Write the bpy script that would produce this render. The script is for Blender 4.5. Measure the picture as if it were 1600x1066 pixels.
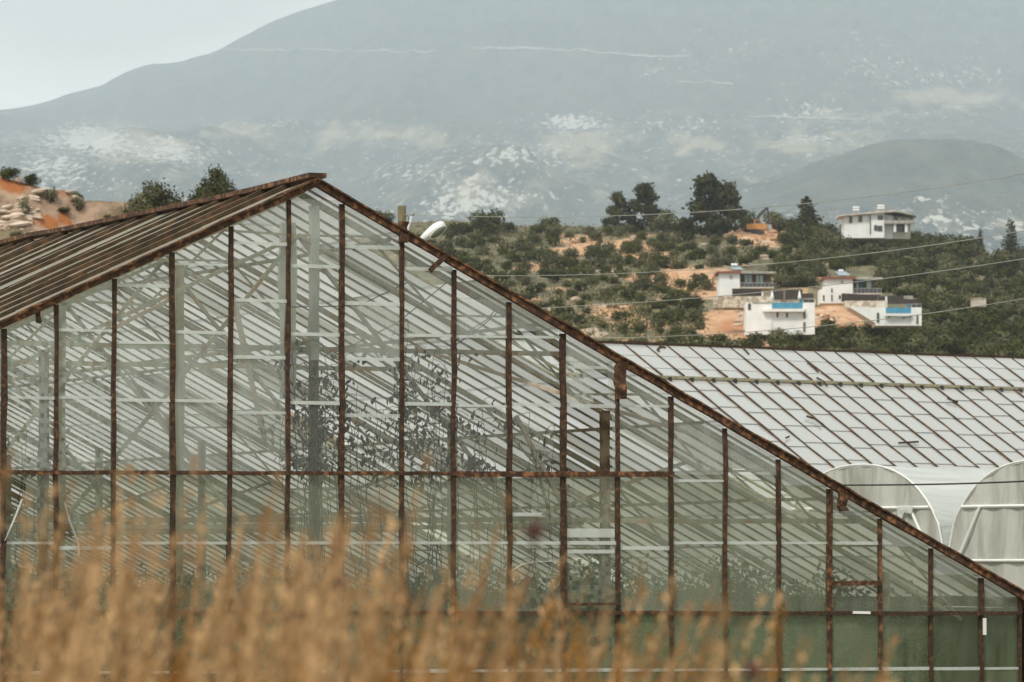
import bpy, math, random
import numpy as np
from mathutils import Vector, Matrix

for o in list(bpy.data.objects): bpy.data.objects.remove(o)
scene = bpy.context.scene
COL = scene.collection
R = math.radians

# ------------------------------------------------------------------ camera
FPX = 7400.0                                  # focal length in pixels of the 1600 px wide photograph
CAMZ = 1.8
PITCH = math.atan(357 / FPX)
cam_d = bpy.data.cameras.new('camera'); cam = bpy.data.objects.new('camera', cam_d); COL.objects.link(cam)
cam_d.sensor_width = 36; cam_d.lens = FPX / 1600 * 36
cam_d.clip_start = 0.3; cam_d.clip_end = 40000
cam.location = (0, 0, CAMZ); cam.rotation_euler = (math.pi / 2 + PITCH, 0, 0)
cam_d.dof.use_dof = True; cam_d.dof.focus_distance = 51; cam_d.dof.aperture_fstop = 8.8
scene.camera = cam

# ------------------------------------------------------------------ sky, sun, exposure
SUN_EL, SUN_AZ = R(48), R(215)                # azimuth clockwise from +Y: behind the camera, to the left
w = bpy.data.worlds.new('World'); scene.world = w; w.use_nodes = True
nt = w.node_tree; nt.nodes.clear()
N = nt.nodes.new; L = nt.links.new
out = N('ShaderNodeOutputWorld'); mixs = N('ShaderNodeMixShader')
bg1 = N('ShaderNodeBackground'); bg2 = N('ShaderNodeBackground')
sky = N('ShaderNodeTexSky'); sky.sky_type = 'NISHITA'; sky.sun_disc = False
sky.sun_elevation = SUN_EL; sky.sun_rotation = SUN_AZ
bg1.inputs[1].default_value = 0.10
tc = N('ShaderNodeTexCoord'); mp = N('ShaderNodeMapping'); mp.inputs['Scale'].default_value = (6, 6, 16)
nz = N('ShaderNodeTexNoise'); nz.inputs['Scale'].default_value = 1.6; nz.inputs['Detail'].default_value = 5
sp = N('ShaderNodeSeparateXYZ'); mr = N('ShaderNodeMapRange')
mr.inputs['From Min'].default_value = 0.098; mr.inputs['From Max'].default_value = 0.124
add = N('ShaderNodeMath'); add.operation = 'MULTIPLY_ADD'; add.inputs[1].default_value = 2.2; add.inputs[2].default_value = -1.05
add2 = N('ShaderNodeMath'); add2.operation = 'ADD'; add2.use_clamp = True
rampn = N('ShaderNodeMix'); rampn.data_type = 'RGBA'
rampn.inputs['A'].default_value = (1.0, 0.99, 0.92, 1); rampn.inputs['B'].default_value = (0.62, 0.63, 0.59, 1)
L(tc.outputs['Generated'], mp.inputs[0]); L(mp.outputs[0], nz.inputs['Vector']); L(tc.outputs['Generated'], sp.inputs[0])
L(sp.outputs['Z'], mr.inputs['Value']); L(nz.outputs['Fac'], add.inputs[0]); L(add.outputs[0], add2.inputs[0]); L(mr.outputs[0], add2.inputs[1])
L(add2.outputs[0], rampn.inputs['Factor']); L(rampn.outputs['Result'], bg2.inputs[0]); bg2.inputs[1].default_value = 1.15
L(sky.outputs[0], bg1.inputs[0]); mixs.inputs[0].default_value = 0.95
L(bg1.outputs[0], mixs.inputs[1]); L(bg2.outputs[0], mixs.inputs[2]); L(mixs.outputs[0], out.inputs[0])
sd = bpy.data.lights.new('sun', 'SUN'); sd.energy = 2.1; sd.angle = R(10); sd.color = (1, 0.91, 0.78)
so = bpy.data.objects.new('sun', sd); COL.objects.link(so)
sv = Vector((math.sin(SUN_AZ) * math.cos(SUN_EL), math.cos(SUN_AZ) * math.cos(SUN_EL), math.sin(SUN_EL)))
so.rotation_euler = sv.to_track_quat('Z', 'Y').to_euler(); so.location = (0, -20, 60)
scene.view_settings.view_transform = 'Standard'; scene.view_settings.look = 'None'
scene.view_settings.exposure = 0.35; scene.view_settings.gamma = 1
scene.render.engine = 'CYCLES'
cy = scene.cycles
cy.max_bounces = 8; cy.diffuse_bounces = 3; cy.glossy_bounces = 2; cy.transmission_bounces = 4
cy.transparent_max_bounces = 40; cy.volume_bounces = 3; cy.use_denoising = True
cy.caustics_reflective = False; cy.caustics_refractive = False

# ------------------------------------------------------------------ helpers
def pix(px, py, D):
    """world point seen at photo pixel (px, py) on the vertical plane y = D"""
    a = (px - 800) / FPX; b = (533 - py) / FPX
    dy = math.cos(PITCH) - b * math.sin(PITCH); dz = math.sin(PITCH) + b * math.cos(PITCH)
    return Vector((a / dy * D, D, CAMZ + dz / dy * D))

class MB:
    def __init__(s): s.v = []; s.f = []; s.m = []
    def quad(s, pts, m=0):
        b = len(s.v); s.v += [tuple(p) for p in pts]; s.f.append(tuple(range(b, b + len(pts)))); s.m.append(m); return s
    def box(s, x0, x1, y0, y1, z0, z1, m=0):
        b = len(s.v)
        s.v += [(x, y, z) for x in (x0, x1) for y in (y0, y1) for z in (z0, z1)]
        for f in ((0, 1, 3, 2), (4, 6, 7, 5), (0, 4, 5, 1), (2, 3, 7, 6), (0, 2, 6, 4), (1, 5, 7, 3)):
            s.f.append(tuple(b + i for i in f)); s.m.append(m)
        return s
    def beam(s, p, q, w, h, m=0, up=(0, 0, 1)):
        p = Vector(p); q = Vector(q); d = (q - p).normalized(); u = Vector(up)
        if abs(d.dot(u)) > .98: u = Vector((0, 1, 0))
        x = d.cross(u).normalized(); y = x.cross(d).normalized()
        b = len(s.v)
        for c in (p, q):
            for i, j in ((-1, -1), (1, -1), (1, 1), (-1, 1)): s.v.append(tuple(c + x * (i * w / 2) + y * (j * h / 2)))
        for f in ((3, 2, 1, 0), (4, 5, 6, 7), (0, 1, 5, 4), (1, 2, 6, 5), (2, 3, 7, 6), (3, 0, 4, 7)):
            s.f.append(tuple(b + i for i in f)); s.m.append(m)
        return s
    def rough_beam(s, p, q, w, h, seg, jit, rnd, m=0):
        """a beam whose line wanders a little, as old rusty sections do"""
        p = Vector(p); q = Vector(q); prev = None; n = max(1, seg)
        d = (q - p).normalized(); u = Vector((0, 0, 1)) if abs(d.z) < .95 else Vector((0, 1, 0))
        x = d.cross(u).normalized(); y = x.cross(d).normalized()
        rings = []
        for i in range(n + 1):
            c = p.lerp(q, i / n)
            if 0 < i < n: c = c + x * rnd.gauss(0, jit) + y * rnd.gauss(0, jit)
            ww = w * (1 + (rnd.gauss(0, .12) if 0 < i < n else 0)); b = len(s.v)
            for a, e in ((-1, -1), (1, -1), (1, 1), (-1, 1)): s.v.append(tuple(c + x * (a * ww / 2) + y * (e * h / 2)))
            rings.append(b)
        for i in range(n):
            a, b = rings[i], rings[i + 1]
            for k in range(4):
                k2 = (k + 1) % 4; s.f.append((a + k, a + k2, b + k2, b + k)); s.m.append(m)
        s.f.append((rings[0] + 3, rings[0] + 2, rings[0] + 1, rings[0])); s.m.append(m)
        e = rings[-1]; s.f.append((e, e + 1, e + 2, e + 3)); s.m.append(m)
        return s
    def tube(s, pts, r, n=6, m=0, cap=True):
        rings = []; pts = [Vector(p) for p in pts]
        for i, c in enumerate(pts):
            d = (pts[min(i + 1, len(pts) - 1)] - pts[max(i - 1, 0)]).normalized()
            u = Vector((0, 0, 1)) if abs(d.z) < .9 else Vector((1, 0, 0))
            x = d.cross(u).normalized(); y = x.cross(d)
            rr = r[i] if isinstance(r, (list, tuple)) else r; b = len(s.v)
            for k in range(n):
                a = 2 * math.pi * k / n; s.v.append(tuple(c + x * math.cos(a) * rr + y * math.sin(a) * rr))
            rings.append(b)
        for a, b in zip(rings, rings[1:]):
            for k in range(n): s.f.append((a + k, a + (k + 1) % n, b + (k + 1) % n, b + k)); s.m.append(m)
        if cap:
            s.f.append(tuple(rings[0] + k for k in range(n))[::-1]); s.m.append(m)
            s.f.append(tuple(rings[-1] + k for k in range(n))); s.m.append(m)
        return s
    def build(s, name, mats, parent=None, smooth=False, origin=None):
        me = bpy.data.meshes.new(name)
        v = s.v
        if origin is not None: v = [(a - origin[0], b - origin[1], c - origin[2]) for a, b, c in v]
        me.from_pydata(v, [], s.f)
        for mt in (mats if isinstance(mats, (list, tuple)) else [mats]): me.materials.append(mt)
        me.polygons.foreach_set('material_index', s.m)
        if smooth: me.polygons.foreach_set('use_smooth', [True] * len(s.f))
        me.update()
        o = bpy.data.objects.new(name, me); COL.objects.link(o)
        if origin is not None and parent is None: o.location = origin
        if parent is not None: o.parent = parent
        return o

def np_mesh(name, verts, faces, mats, attr=None, smooth=True, parent=None, matidx=None):
    me = bpy.data.meshes.new(name); nv, nf = len(verts), len(faces); k = faces.shape[1]
    me.vertices.add(nv); me.vertices.foreach_set('co', np.asarray(verts, np.float32).ravel())
    me.loops.add(nf * k); me.loops.foreach_set('vertex_index', faces.astype(np.int32).ravel())
    me.polygons.add(nf); me.polygons.foreach_set('loop_start', np.arange(0, nf * k, k, dtype=np.int32))
    me.polygons.foreach_set('loop_total', np.full(nf, k, np.int32))
    if smooth: me.polygons.foreach_set('use_smooth', np.ones(nf, bool))
    for mt in (mats if isinstance(mats, (list, tuple)) else [mats]): me.materials.append(mt)
    if matidx is not None: me.polygons.foreach_set('material_index', np.asarray(matidx, np.int32))
    for an, av in (attr or {}).items():
        a = me.attributes.new(an, 'FLOAT', 'POINT'); a.data.foreach_set('value', np.asarray(av, np.float32).ravel())
    me.update(calc_edges=True)
    o = bpy.data.objects.new(name, me); COL.objects.link(o)
    if parent is not None: o.parent = parent
    return o

def tag(o, label=None, cat=None, group=None, kind=None):
    if label: o['label'] = label
    if cat: o['category'] = cat
    if group: o['group'] = group
    if kind: o['kind'] = kind
    return o

def empty(name, loc=(0, 0, 0), rz=0.0):
    o = bpy.data.objects.new(name, None); COL.objects.link(o); o.location = loc; o.rotation_euler = (0, 0, rz)
    o.empty_display_size = .3
    return o

# value noise in numpy
def _hash(ix, iy, seed):
    h = (ix.astype(np.int64) * 374761393 + iy.astype(np.int64) * 668265263 + seed * 974634777) & 0x7fffffff
    h = (h ^ (h >> 13)) * 1274126177 & 0x7fffffff
    return ((h ^ (h >> 16)) & 0xffff) / 65535.0
def vnoise(x, y, seed=0):
    x = np.asarray(x, float); y = np.asarray(y, float)
    ix = np.floor(x); iy = np.floor(y); fx = x - ix; fy = y - iy
    fx = fx * fx * (3 - 2 * fx); fy = fy * fy * (3 - 2 * fy)
    a = _hash(ix, iy, seed); b = _hash(ix + 1, iy, seed); c = _hash(ix, iy + 1, seed); d = _hash(ix + 1, iy + 1, seed)
    return (a * (1 - fx) + b * fx) * (1 - fy) + (c * (1 - fx) + d * fx) * fy
def fbm(x, y, octv=5, seed=0):
    s = 0; a = .5; t = 0
    for i in range(octv):
        s = s + a * (vnoise(x, y, seed + i) - .5); t += a; a *= .5; x = x * 2.03 + 17.1; y = y * 2.03 + 9.7
    return s / t * 2

# ------------------------------------------------------------------ materials
def mat(name):
    m = bpy.data.materials.new(name); m.use_nodes = True; t = m.node_tree; t.nodes.clear()
    o = t.nodes.new('ShaderNodeOutputMaterial'); return m, t, o
def nodes(t): return t.nodes.new, t.links.new
def noise_node(t, scale, detail=4, rough=.55, coord='Object', stretch=None, dist=0):
    N, L = nodes(t); c = N('ShaderNodeTexCoord'); n = N('ShaderNodeTexNoise')
    n.inputs['Scale'].default_value = scale; n.inputs['Detail'].default_value = detail; n.inputs['Roughness'].default_value = rough
    n.inputs['Distortion'].default_value = dist
    if stretch:
        m = N('ShaderNodeMapping'); m.inputs['Scale'].default_value = stretch; L(c.outputs[coord], m.inputs[0]); L(m.outputs[0], n.inputs['Vector'])
    else: L(c.outputs[coord], n.inputs['Vector'])
    return n.outputs['Fac']
def ramp(t, fac, stops):
    N, L = nodes(t); r = N('ShaderNodeValToRGB'); e = r.color_ramp.elements
    while len(e) < len(stops): e.new(.5)
    for el, (p, c) in zip(e, stops): el.position = p; el.color = (*c, 1) if len(c) == 3 else c
    L(fac, r.inputs[0]); return r.outputs[0]
def mixc(t, fac, a, b, mode='MIX'):
    N, L = nodes(t); m = N('ShaderNodeMix'); m.data_type = 'RGBA'; m.blend_type = mode
    for s, v in (('Factor', fac), ('A', a), ('B', b)):
        if isinstance(v, (int, float)): m.inputs[s].default_value = v
        elif isinstance(v, tuple): m.inputs[s].default_value = (*v, 1)
        else: L(v, m.inputs[s])
    return m.outputs['Result']
def math_(t, op, a, b=0.0, c=None, clamp=False):
    N, L = nodes(t); m = N('ShaderNodeMath'); m.operation = op; m.use_clamp = clamp
    for i, v in enumerate((a, b, c)):
        if v is None: continue
        if isinstance(v, (int, float)): m.inputs[i].default_value = v
        else: L(v, m.inputs[i])
    return m.outputs[0]
def attr_node(t, name):
    a = t.nodes.new('ShaderNodeAttribute'); a.attribute_name = name; return a.outputs['Fac']
def principled(t, o, col, rough=.7, metal=0, bump=None, bstr=.3, bdist=.02):
    N, L = nodes(t); p = N('ShaderNodeBsdfPrincipled')
    if isinstance(col, tuple): p.inputs['Base Color'].default_value = (*col, 1)
    else: L(col, p.inputs['Base Color'])
    if isinstance(rough, (int, float)): p.inputs['Roughness'].default_value = rough
    else: L(rough, p.inputs['Roughness'])
    p.inputs['Metallic'].default_value = metal
    if bump is not None:
        b = N('ShaderNodeBump'); b.inputs['Strength'].default_value = bstr; b.inputs['Distance'].default_value = bdist
        L(bump, b.inputs['Height']); L(b.outputs[0], p.inputs['Normal'])
    L(p.outputs[0], o.inputs[0]); return p

def m_noisy(name, a, b, scale=3, rough=.75, detail=4, lo=.35, hi=.65, bstr=.2, stretch=None, c=None):
    m, t, o = mat(name); f = noise_node(t, scale, detail, stretch=stretch)
    st = [(lo, a), (hi, b)] if c is None else [(lo, a), ((lo + hi) / 2, b), (hi, c)]
    principled(t, o, ramp(t, f, st), rough, bump=f, bstr=bstr); return m

M = {}
M['rust'] = m_noisy('rust_dark', (.024, .013, .007), (.048, .025, .012), 22, .85, 9, .36, .70, .5, c=(.15, .068, .026))
M['rust_orange'] = m_noisy('rust_orange', (.028, .014, .008), (.068, .031, .014), 15, .85, 9, .36, .66, .5, c=(.26, .12, .05))
M['rust_bar'] = m_noisy('rust_roof_bar', (.034, .021, .010), (.060, .036, .017), 6, .85, 5, .36, .68, .4, c=(.13, .065, .028))
M['pale'] = m_noisy('pale_green_paint', (.30, .30, .215), (.42, .43, .34), 5, .7, 5, .35, .62, .2, c=(.40, .26, .15))
M['pale_dirty'] = m_noisy('weathered_beam', (.22, .21, .13), (.36, .345, .235), 4, .75, 5, .35, .70, .2, c=(.28, .175, .09))
M['beam_dark'] = m_noisy('mossy_bar', (.19, .185, .12), (.32, .31, .215), 4, .8, 5, .35, .7, .2, c=(.23, .14, .07))
M['white_post'] = m_noisy('whitewashed_post', (.45, .48, .44), (.62, .65, .62), 4, .7, 4, .35, .6)
M['post_rust'] = m_noisy('peeling_post', (.10, .06, .035), (.28, .22, .14), 7, .8, 5, .4, .6)
M['white'] = m_noisy('white_render', (.70, .73, .73), (.80, .82, .82), .8, .8)
M['white_plain'] = m_noisy('white_paint', (.72, .75, .75), (.8, .8, .8), 2, .5)
M['lamp_shell'] = m_noisy('lamp_shell', (.66, .69, .70), (.78, .8, .8), 2, .35)
M['lamp_glass'] = m_noisy('lamp_glass', (.10, .11, .08), (.17, .18, .13), 2, .15)
M['wood_post'] = m_noisy('weathered_wood_pole', (.12, .10, .055), (.22, .19, .11), 3, .85, 5, .35, .65, .4, (9, 9, 1))
M['metal'] = m_noisy('grey_metal', (.25, .26, .26), (.4, .41, .41), 4, .5)
M['dark_metal'] = m_noisy('dark_metal', (.02, .02, .02), (.05, .045, .04), 4, .6)
M['wire'] = m_noisy('aluminium_wire', (.26, .26, .23), (.36, .36, .32), .4, .6)
M['black_wire'] = m_noisy('black_cable', (.012, .012, .012), (.03, .028, .025), .5, .6)
M['dark_panel'] = m_noisy('dark_brown_panel', (.022, .014, .011), (.04, .026, .02), 2, .6)
M['stone'] = m_noisy('pale_stone_wall', (.30, .24, .18), (.58, .52, .43), 1.6, .9, 3, .4, .6, .5)
M['stone_dark'] = m_noisy('brown_stone_wall', (.11, .09, .065), (.19, .16, .12), 2, .9)
M['red_edge'] = m_noisy('red_roof_edge', (.17, .065, .04), (.25, .10, .06), 1, .8)
M['grey_roof'] = m_noisy('grey_roof', (.24, .24, .21), (.42, .41, .37), 1.4, .8)
M['concrete'] = m_noisy('beige_concrete', (.42, .37, .31), (.62, .58, .52), .9, .85)
M['pool_blue'] = m_noisy('blue_pool_glass', (.03, .20, .33), (.06, .28, .42), 1, .2)
M['teal'] = m_noisy('teal_plastic', (.0, .13, .20), (.02, .18, .25), 1, .4)
M['curtain'] = m_noisy('pale_curtain', (.45, .62, .66), (.7, .78, .78), 1.5, .6)
M['window'] = m_noisy('dark_window', (.02, .025, .03), (.05, .055, .06), 1, .15)
M['solar'] = m_noisy('solar_panel', (.20, .26, .31), (.30, .35, .40), .6, .25)
M['yellow'] = m_noisy('yellow_machine_paint', (.42, .19, .05), (.55, .27, .08), 1, .6)
M['plank'] = m_noisy('pale_timber', (.45, .34, .24), (.62, .52, .42), 5, .8)
M['rock'] = m_noisy('limestone_rock', (.34, .25, .18), (.62, .52, .43), .7, .9, 5, .35, .65, .6)
M['orange_rock'] = m_noisy('ochre_rock', (.38, .19, .09), (.55, .38, .26), .5, .9, 5, .35, .65, .6)
M['trunk'] = m_noisy('bark', (.05, .04, .03), (.12, .09, .065), 3, .9)
M['tape'] = m_noisy('white_clip', (.75, .75, .75), (.82, .82, .82), 3, .5)

def m_leaf(name, dark, light, trans=.12):
    m, t, o = mat(name); N, L = nodes(t)
    a = attr_node(t, 'tint'); oi = N('ShaderNodeObjectInfo')
    f = math_(t, 'MULTIPLY_ADD', oi.outputs['Random'], .35, math_(t, 'MULTIPLY', a, .75), clamp=True)
    c = mixc(t, f, dark, light)
    d = N('ShaderNodeBsdfDiffuse'); tr = N('ShaderNodeBsdfTranslucent'); mx = N('ShaderNodeMixShader'); mx.inputs[0].default_value = trans
    L(c, d.inputs[0]); L(c, tr.inputs[0]); L(d.outputs[0], mx.inputs[1]); L(tr.outputs[0], mx.inputs[2]); L(mx.outputs[0], o.inputs[0])
    return m
M['leaf_shrub'] = m_leaf('scrub_leaves', (.024, .029, .009), (.118, .124, .042))
M['leaf_olive'] = m_leaf('olive_leaves', (.042, .044, .019), (.165, .165, .085))
M['leaf_pine'] = m_leaf('pine_needles', (.024, .027, .012), (.085, .088, .040))
M['leaf_grey'] = m_leaf('grey_green_leaves', (.10, .10, .055), (.22, .21, .13))
M['leaf_crop'] = m_leaf('crop_leaves', (.010, .020, .006), (.10, .145, .040), .3)
M['leaf_vine'] = m_leaf('withered_leaves', (.010, .012, .004), (.060, .062, .026), .1)
M['grass_low'] = m_leaf('dry_scrub', (.12, .10, .045), (.30, .26, .15), .1)
M['straw'] = m_leaf('straw', (.13, .06, .018), (.84, .57, .31), .35)
M['straw_orange'] = m_leaf('orange_weed', (.20, .085, .02), (.44, .22, .06), .35)
M['weed_green'] = m_leaf('green_weed', (.03, .05, .015), (.10, .14, .05), .3)
M['seed_head'] = m_noisy('dark_seed_head', (.035, .012, .008), (.11, .04, .025), 40, .9)

def m_glass(name, dirt, dirt_lo, dirt_hi, scale, trans=0.0, tint=(.93, .96, .94), streak=(3, 3, .5), isl=.30):
    """dirty glass: clear part + thin layer of dust (diffuse, partly translucent) + mirror reflection"""
    m, t, o = mat(name); N, L = nodes(t)
    f1 = noise_node(t, scale, 6, .6, stretch=streak); f2 = noise_node(t, scale * .22, 3, .5)
    f = math_(t, 'ADD', math_(t, 'MULTIPLY', f1, .5), math_(t, 'MULTIPLY', f2, .5))
    gi_ = N('ShaderNodeNewGeometry'); f = math_(t, 'ADD', f, math_(t, 'MULTIPLY_ADD', gi_.outputs['Random Per Island'], isl, -isl / 2))
    mrn = N('ShaderNodeMapRange'); mrn.inputs['From Min'].default_value = .38; mrn.inputs['From Max'].default_value = .62
    mrn.inputs['To Min'].default_value = dirt_lo; mrn.inputs['To Max'].default_value = dirt_hi; L(f, mrn.inputs[0])
    d = N('ShaderNodeBsdfDiffuse'); d.inputs[0].default_value = (*dirt, 1)
    tl = N('ShaderNodeBsdfTranslucent'); tl.inputs[0].default_value = (*dirt, 1)
    dm = N('ShaderNodeMixShader'); dm.inputs[0].default_value = trans; L(d.outputs[0], dm.inputs[1]); L(tl.outputs[0], dm.inputs[2])
    tp = N('ShaderNodeBsdfTransparent'); tp.inputs[0].default_value = (*tint, 1)
    gl = N('ShaderNodeBsdfGlossy'); gl.inputs['Roughness'].default_value = .12
    fr = N('ShaderNodeFresnel'); fr.inputs[0].default_value = 1.45
    g1 = N('ShaderNodeMixShader'); L(fr.outputs[0], g1.inputs[0]); L(tp.outputs[0], g1.inputs[1]); L(gl.outputs[0], g1.inputs[2])
    mx = N('ShaderNodeMixShader'); L(mrn.outputs[0], mx.inputs[0]); L(g1.outputs[0], mx.inputs[1]); L(dm.outputs[0], mx.inputs[2])
    L(mx.outputs[0], o.inputs[0]); return m
M['glass_gable'] = m_glass('dusty_gable_glass', (.63, .71, .67), .12, .42, 1.4, .25, (.95, .96, .90))
M['glass_low'] = m_glass('mossy_gable_glass', (.50, .56, .43), .12, .36, 1.6, .25, (.88, .90, .82))
M['glass_lap'] = m_glass('limescaled_lap', (.74, .80, .78), .62, .85, 4, .3)
M['glass_roof'] = m_glass('whitewashed_roof_glass', (.72, .72, .74), .60, .92, .5, .75, streak=(1, 1, 1))
M['glass_roof2'] = m_glass('whitewashed_roof_glass_pale', (.55, .57, .565), .66, .86, .35, .25, streak=(1, 1, 1))
M['glass_roof_old'] = m_glass('grimy_roof_glass', (.60, .60, .50), .55, .8, .6, .5, streak=(1, 1, 1))
M['glass_roof_dull'] = m_glass('dull_grey_roof_glass', (.44, .44, .40), .45, .90, .7, .7, (.8, .85, .75), streak=(1, 1, 1))  # duller, greyer panes than the whitewashed ones
M['glass_bottom'] = m_glass('bottom_row_glass', (.36, .44, .28), .12, .42, 2.2, .25, (.86, .92, .80))
M['glass_clear'] = m_glass('rain_washed_glass', (.60, .66, .60), .02, .17, 1.4, .25, (.95, .97, .93), isl=.2)
M['glass_side'] = m_glass('algae_side_glass', (.085, .11, .06), .70, .92, 1.2, .4, (.6, .75, .6))
def m_sheet():
    m, t, o = mat('polythene_sheet'); N, L = nodes(t)
    f = noise_node(t, .9, 7, .6, stretch=(.5, 2.2, 2.2), dist=.6); g = noise_node(t, .35, 4)
    c = mixc(t, ramp(t, f, [(.36, (0, 0, 0)), (.62, (1, 1, 1))]), (.60, .64, .63), (.76, .79, .78)); c = mixc(t, ramp(t, g, [(.5, (0, 0, 0)), (.7, (1, 1, 1))]), c, (.56, .58, .56))
    d = N('ShaderNodeBsdfPrincipled'); d.inputs['Roughness'].default_value = .3; L(c, d.inputs['Base Color'])
    b = N('ShaderNodeBump'); b.inputs['Strength'].default_value = .9; b.inputs['Distance'].default_value = .12; L(f, b.inputs['Height']); L(b.outputs[0], d.inputs['Normal'])
    tl = N('ShaderNodeBsdfTranslucent'); L(c, tl.inputs[0]); mx = N('ShaderNodeMixShader'); mx.inputs[0].default_value = .3
    L(d.outputs[0], mx.inputs[1]); L(tl.outputs[0], mx.inputs[2]); L(mx.outputs[0], o.inputs[0]); return m
M['film'] = m_sheet()
def m_front():
    m, t, o = mat('dirty_polythene_front'); N, L = nodes(t)
    f = noise_node(t, 1.1, 6, .62, stretch=(2.4, 2.4, .45), dist=.4); g = noise_node(t, .5, 4)
    c = mixc(t, ramp(t, f, [(.38, (0, 0, 0)), (.60, (1, 1, 1))]), (.40, .41, .36), (.64, .66, .63))
    c = mixc(t, ramp(t, g, [(.45, (0, 0, 0)), (.6, (1, 1, 1))]), c, (.50, .52, .49))
    d = N('ShaderNodeBsdfPrincipled'); d.inputs['Roughness'].default_value = .35; L(c, d.inputs['Base Color'])
    b = N('ShaderNodeBump'); b.inputs['Strength'].default_value = .8; b.inputs['Distance'].default_value = .08; L(f, b.inputs['Height']); L(b.outputs[0], d.inputs['Normal'])
    tl = N('ShaderNodeBsdfTranslucent'); L(c, tl.inputs[0]); mx = N('ShaderNodeMixShader'); mx.inputs[0].default_value = .3
    L(d.outputs[0], mx.inputs[1]); L(tl.outputs[0], mx.inputs[2]); L(mx.outputs[0], o.inputs[0]); return m
M['film_front'] = m_front()

# ------------------------------------------------------------------ terrain
def interp(knots, x):
    k = np.array(knots, float); return np.interp(x, k[:, 0], k[:, 1])
CREST = [(-900, 420), (-100, 385), (300, 372), (500, 360), (600, 348), (700, 344), (800, 352), (900, 355), (1000, 352), (1100, 350), (1160, 354), (1200, 360),
         (1300, 366), (1350, 374), (1430, 380), (1500, 392), (1600, 404), (1800, 420), (2600, 480)]
def hill_z(x, y):
    x = np.asarray(x, float); y = np.asarray(y, float)
    px = 800 + FPX * x / np.maximum(y, 1)
    zc = 1.8 + (890 - interp(CREST, px)) / FPX * 1000
    t = (y - 350) / 650
    z = np.where(t < 1, 4 + (zc - 4) * np.clip(t, -.3, 1), zc - (y - 1000) * .22)
    z = z + fbm(x / 70, y / 70, 4, 3) * 3.2 * np.clip(1 - abs(t - .5) * 1.6, .12, 1) + fbm(x / 14, y / 18, 4, 8) * 1.1
    return np.maximum(z, -1.5)
def on_hill(px, py):
    """march the sight line through (px, py) until it meets the hillside"""
    Ds = np.arange(352, 1015, 1.5); p1 = pix(px, py, 1.0)
    zz = CAMZ + (p1.z - CAMZ) * Ds; g = hill_z(p1.x * Ds, Ds); k = np.argmax(g >= zz)
    if not (g >= zz).any(): k = len(Ds) - 12
    D = Ds[k]; x = p1.x * D
    return Vector((x, D, float(hill_z(x, D))))
def blobs(px, py, lst):
    s = np.zeros_like(px, dtype=float)
    for cx, cy, rx, ry, a in lst: s = s + a * np.exp(-(((px - cx) / rx) ** 2 + ((py - cy) / ry) ** 2))
    return s
def world_px(x, y, z): return 800 + FPX * x / y, 890 - FPX * (z - CAMZ) / y
def fan(name, u, Ds, zf, attrf, mt):
    U, DD = np.meshgrid(u, Ds); X = U * DD; Z = zf(X, DD)
    nu, nd = len(u), len(Ds); v = np.stack([X.ravel(), DD.ravel(), Z.ravel()], 1)
    i = np.arange(nd - 1)[:, None] * nu + np.arange(nu - 1)[None, :]; i = i.ravel()
    f = np.stack([i, i + 1, i + nu + 1, i + nu], 1)
    px, py = world_px(X, DD, Z)
    return tag(np_mesh(name, v, f, mt, attrf(px, py, X, DD)), kind='structure')

def m_ground(name, cols, rockc, s1, s2, bstr, bdist, rock_amt=.5, rock_scale=.3, stretch=None, ochre=None, soft=0.0):
    """cols: scrub colour pair, soil colour pair; attributes soil and rock steer the cover, on the mountain also its painted sunlight"""
    m, t, o = mat(name); N, L = nodes(t)
    n1 = noise_node(t, s1, 9, .68, stretch=stretch); n2 = noise_node(t, s2, 8, .66, stretch=stretch); n3 = noise_node(t, rock_scale, 9, .72, stretch=stretch)
    veg = mixc(t, ramp(t, n2, [(.4, (0, 0, 0)), (.62, (1, 1, 1))]), cols[0], cols[1])
    soil = mixc(t, ramp(t, n2, [(.38, (0, 0, 0)), (.62, (1, 1, 1))]), cols[2], cols[3])
    sf = math_(t, 'ADD', attr_node(t, 'soil'), math_(t, 'MULTIPLY_ADD', n1, 1.6, -.8))
    if ochre: soil = mixc(t, ramp(t, math_(t, 'ADD', attr_node(t, 'ochre'), math_(t, 'MULTIPLY_ADD', n2, 1.2, -.6)), [(.35, (0, 0, 0)), (.6, (1, 1, 1))]), soil, ochre)
    c = mixc(t, ramp(t, sf, [(.44 - soft * 3, (0, 0, 0)), (.58 + soft * 3, (1, 1, 1))]), veg, soil)
    rf = math_(t, 'ADD', attr_node(t, 'rock'), math_(t, 'MULTIPLY_ADD', n3, 3.0, -1.5))
    c = mixc(t, ramp(t, rf, [(.48, (0, 0, 0)), (.60 + soft, (1, 1, 1))]), c, rockc)
    principled(t, o, c, .95, bump=n1, bstr=bstr, bdist=bdist); return m

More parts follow.
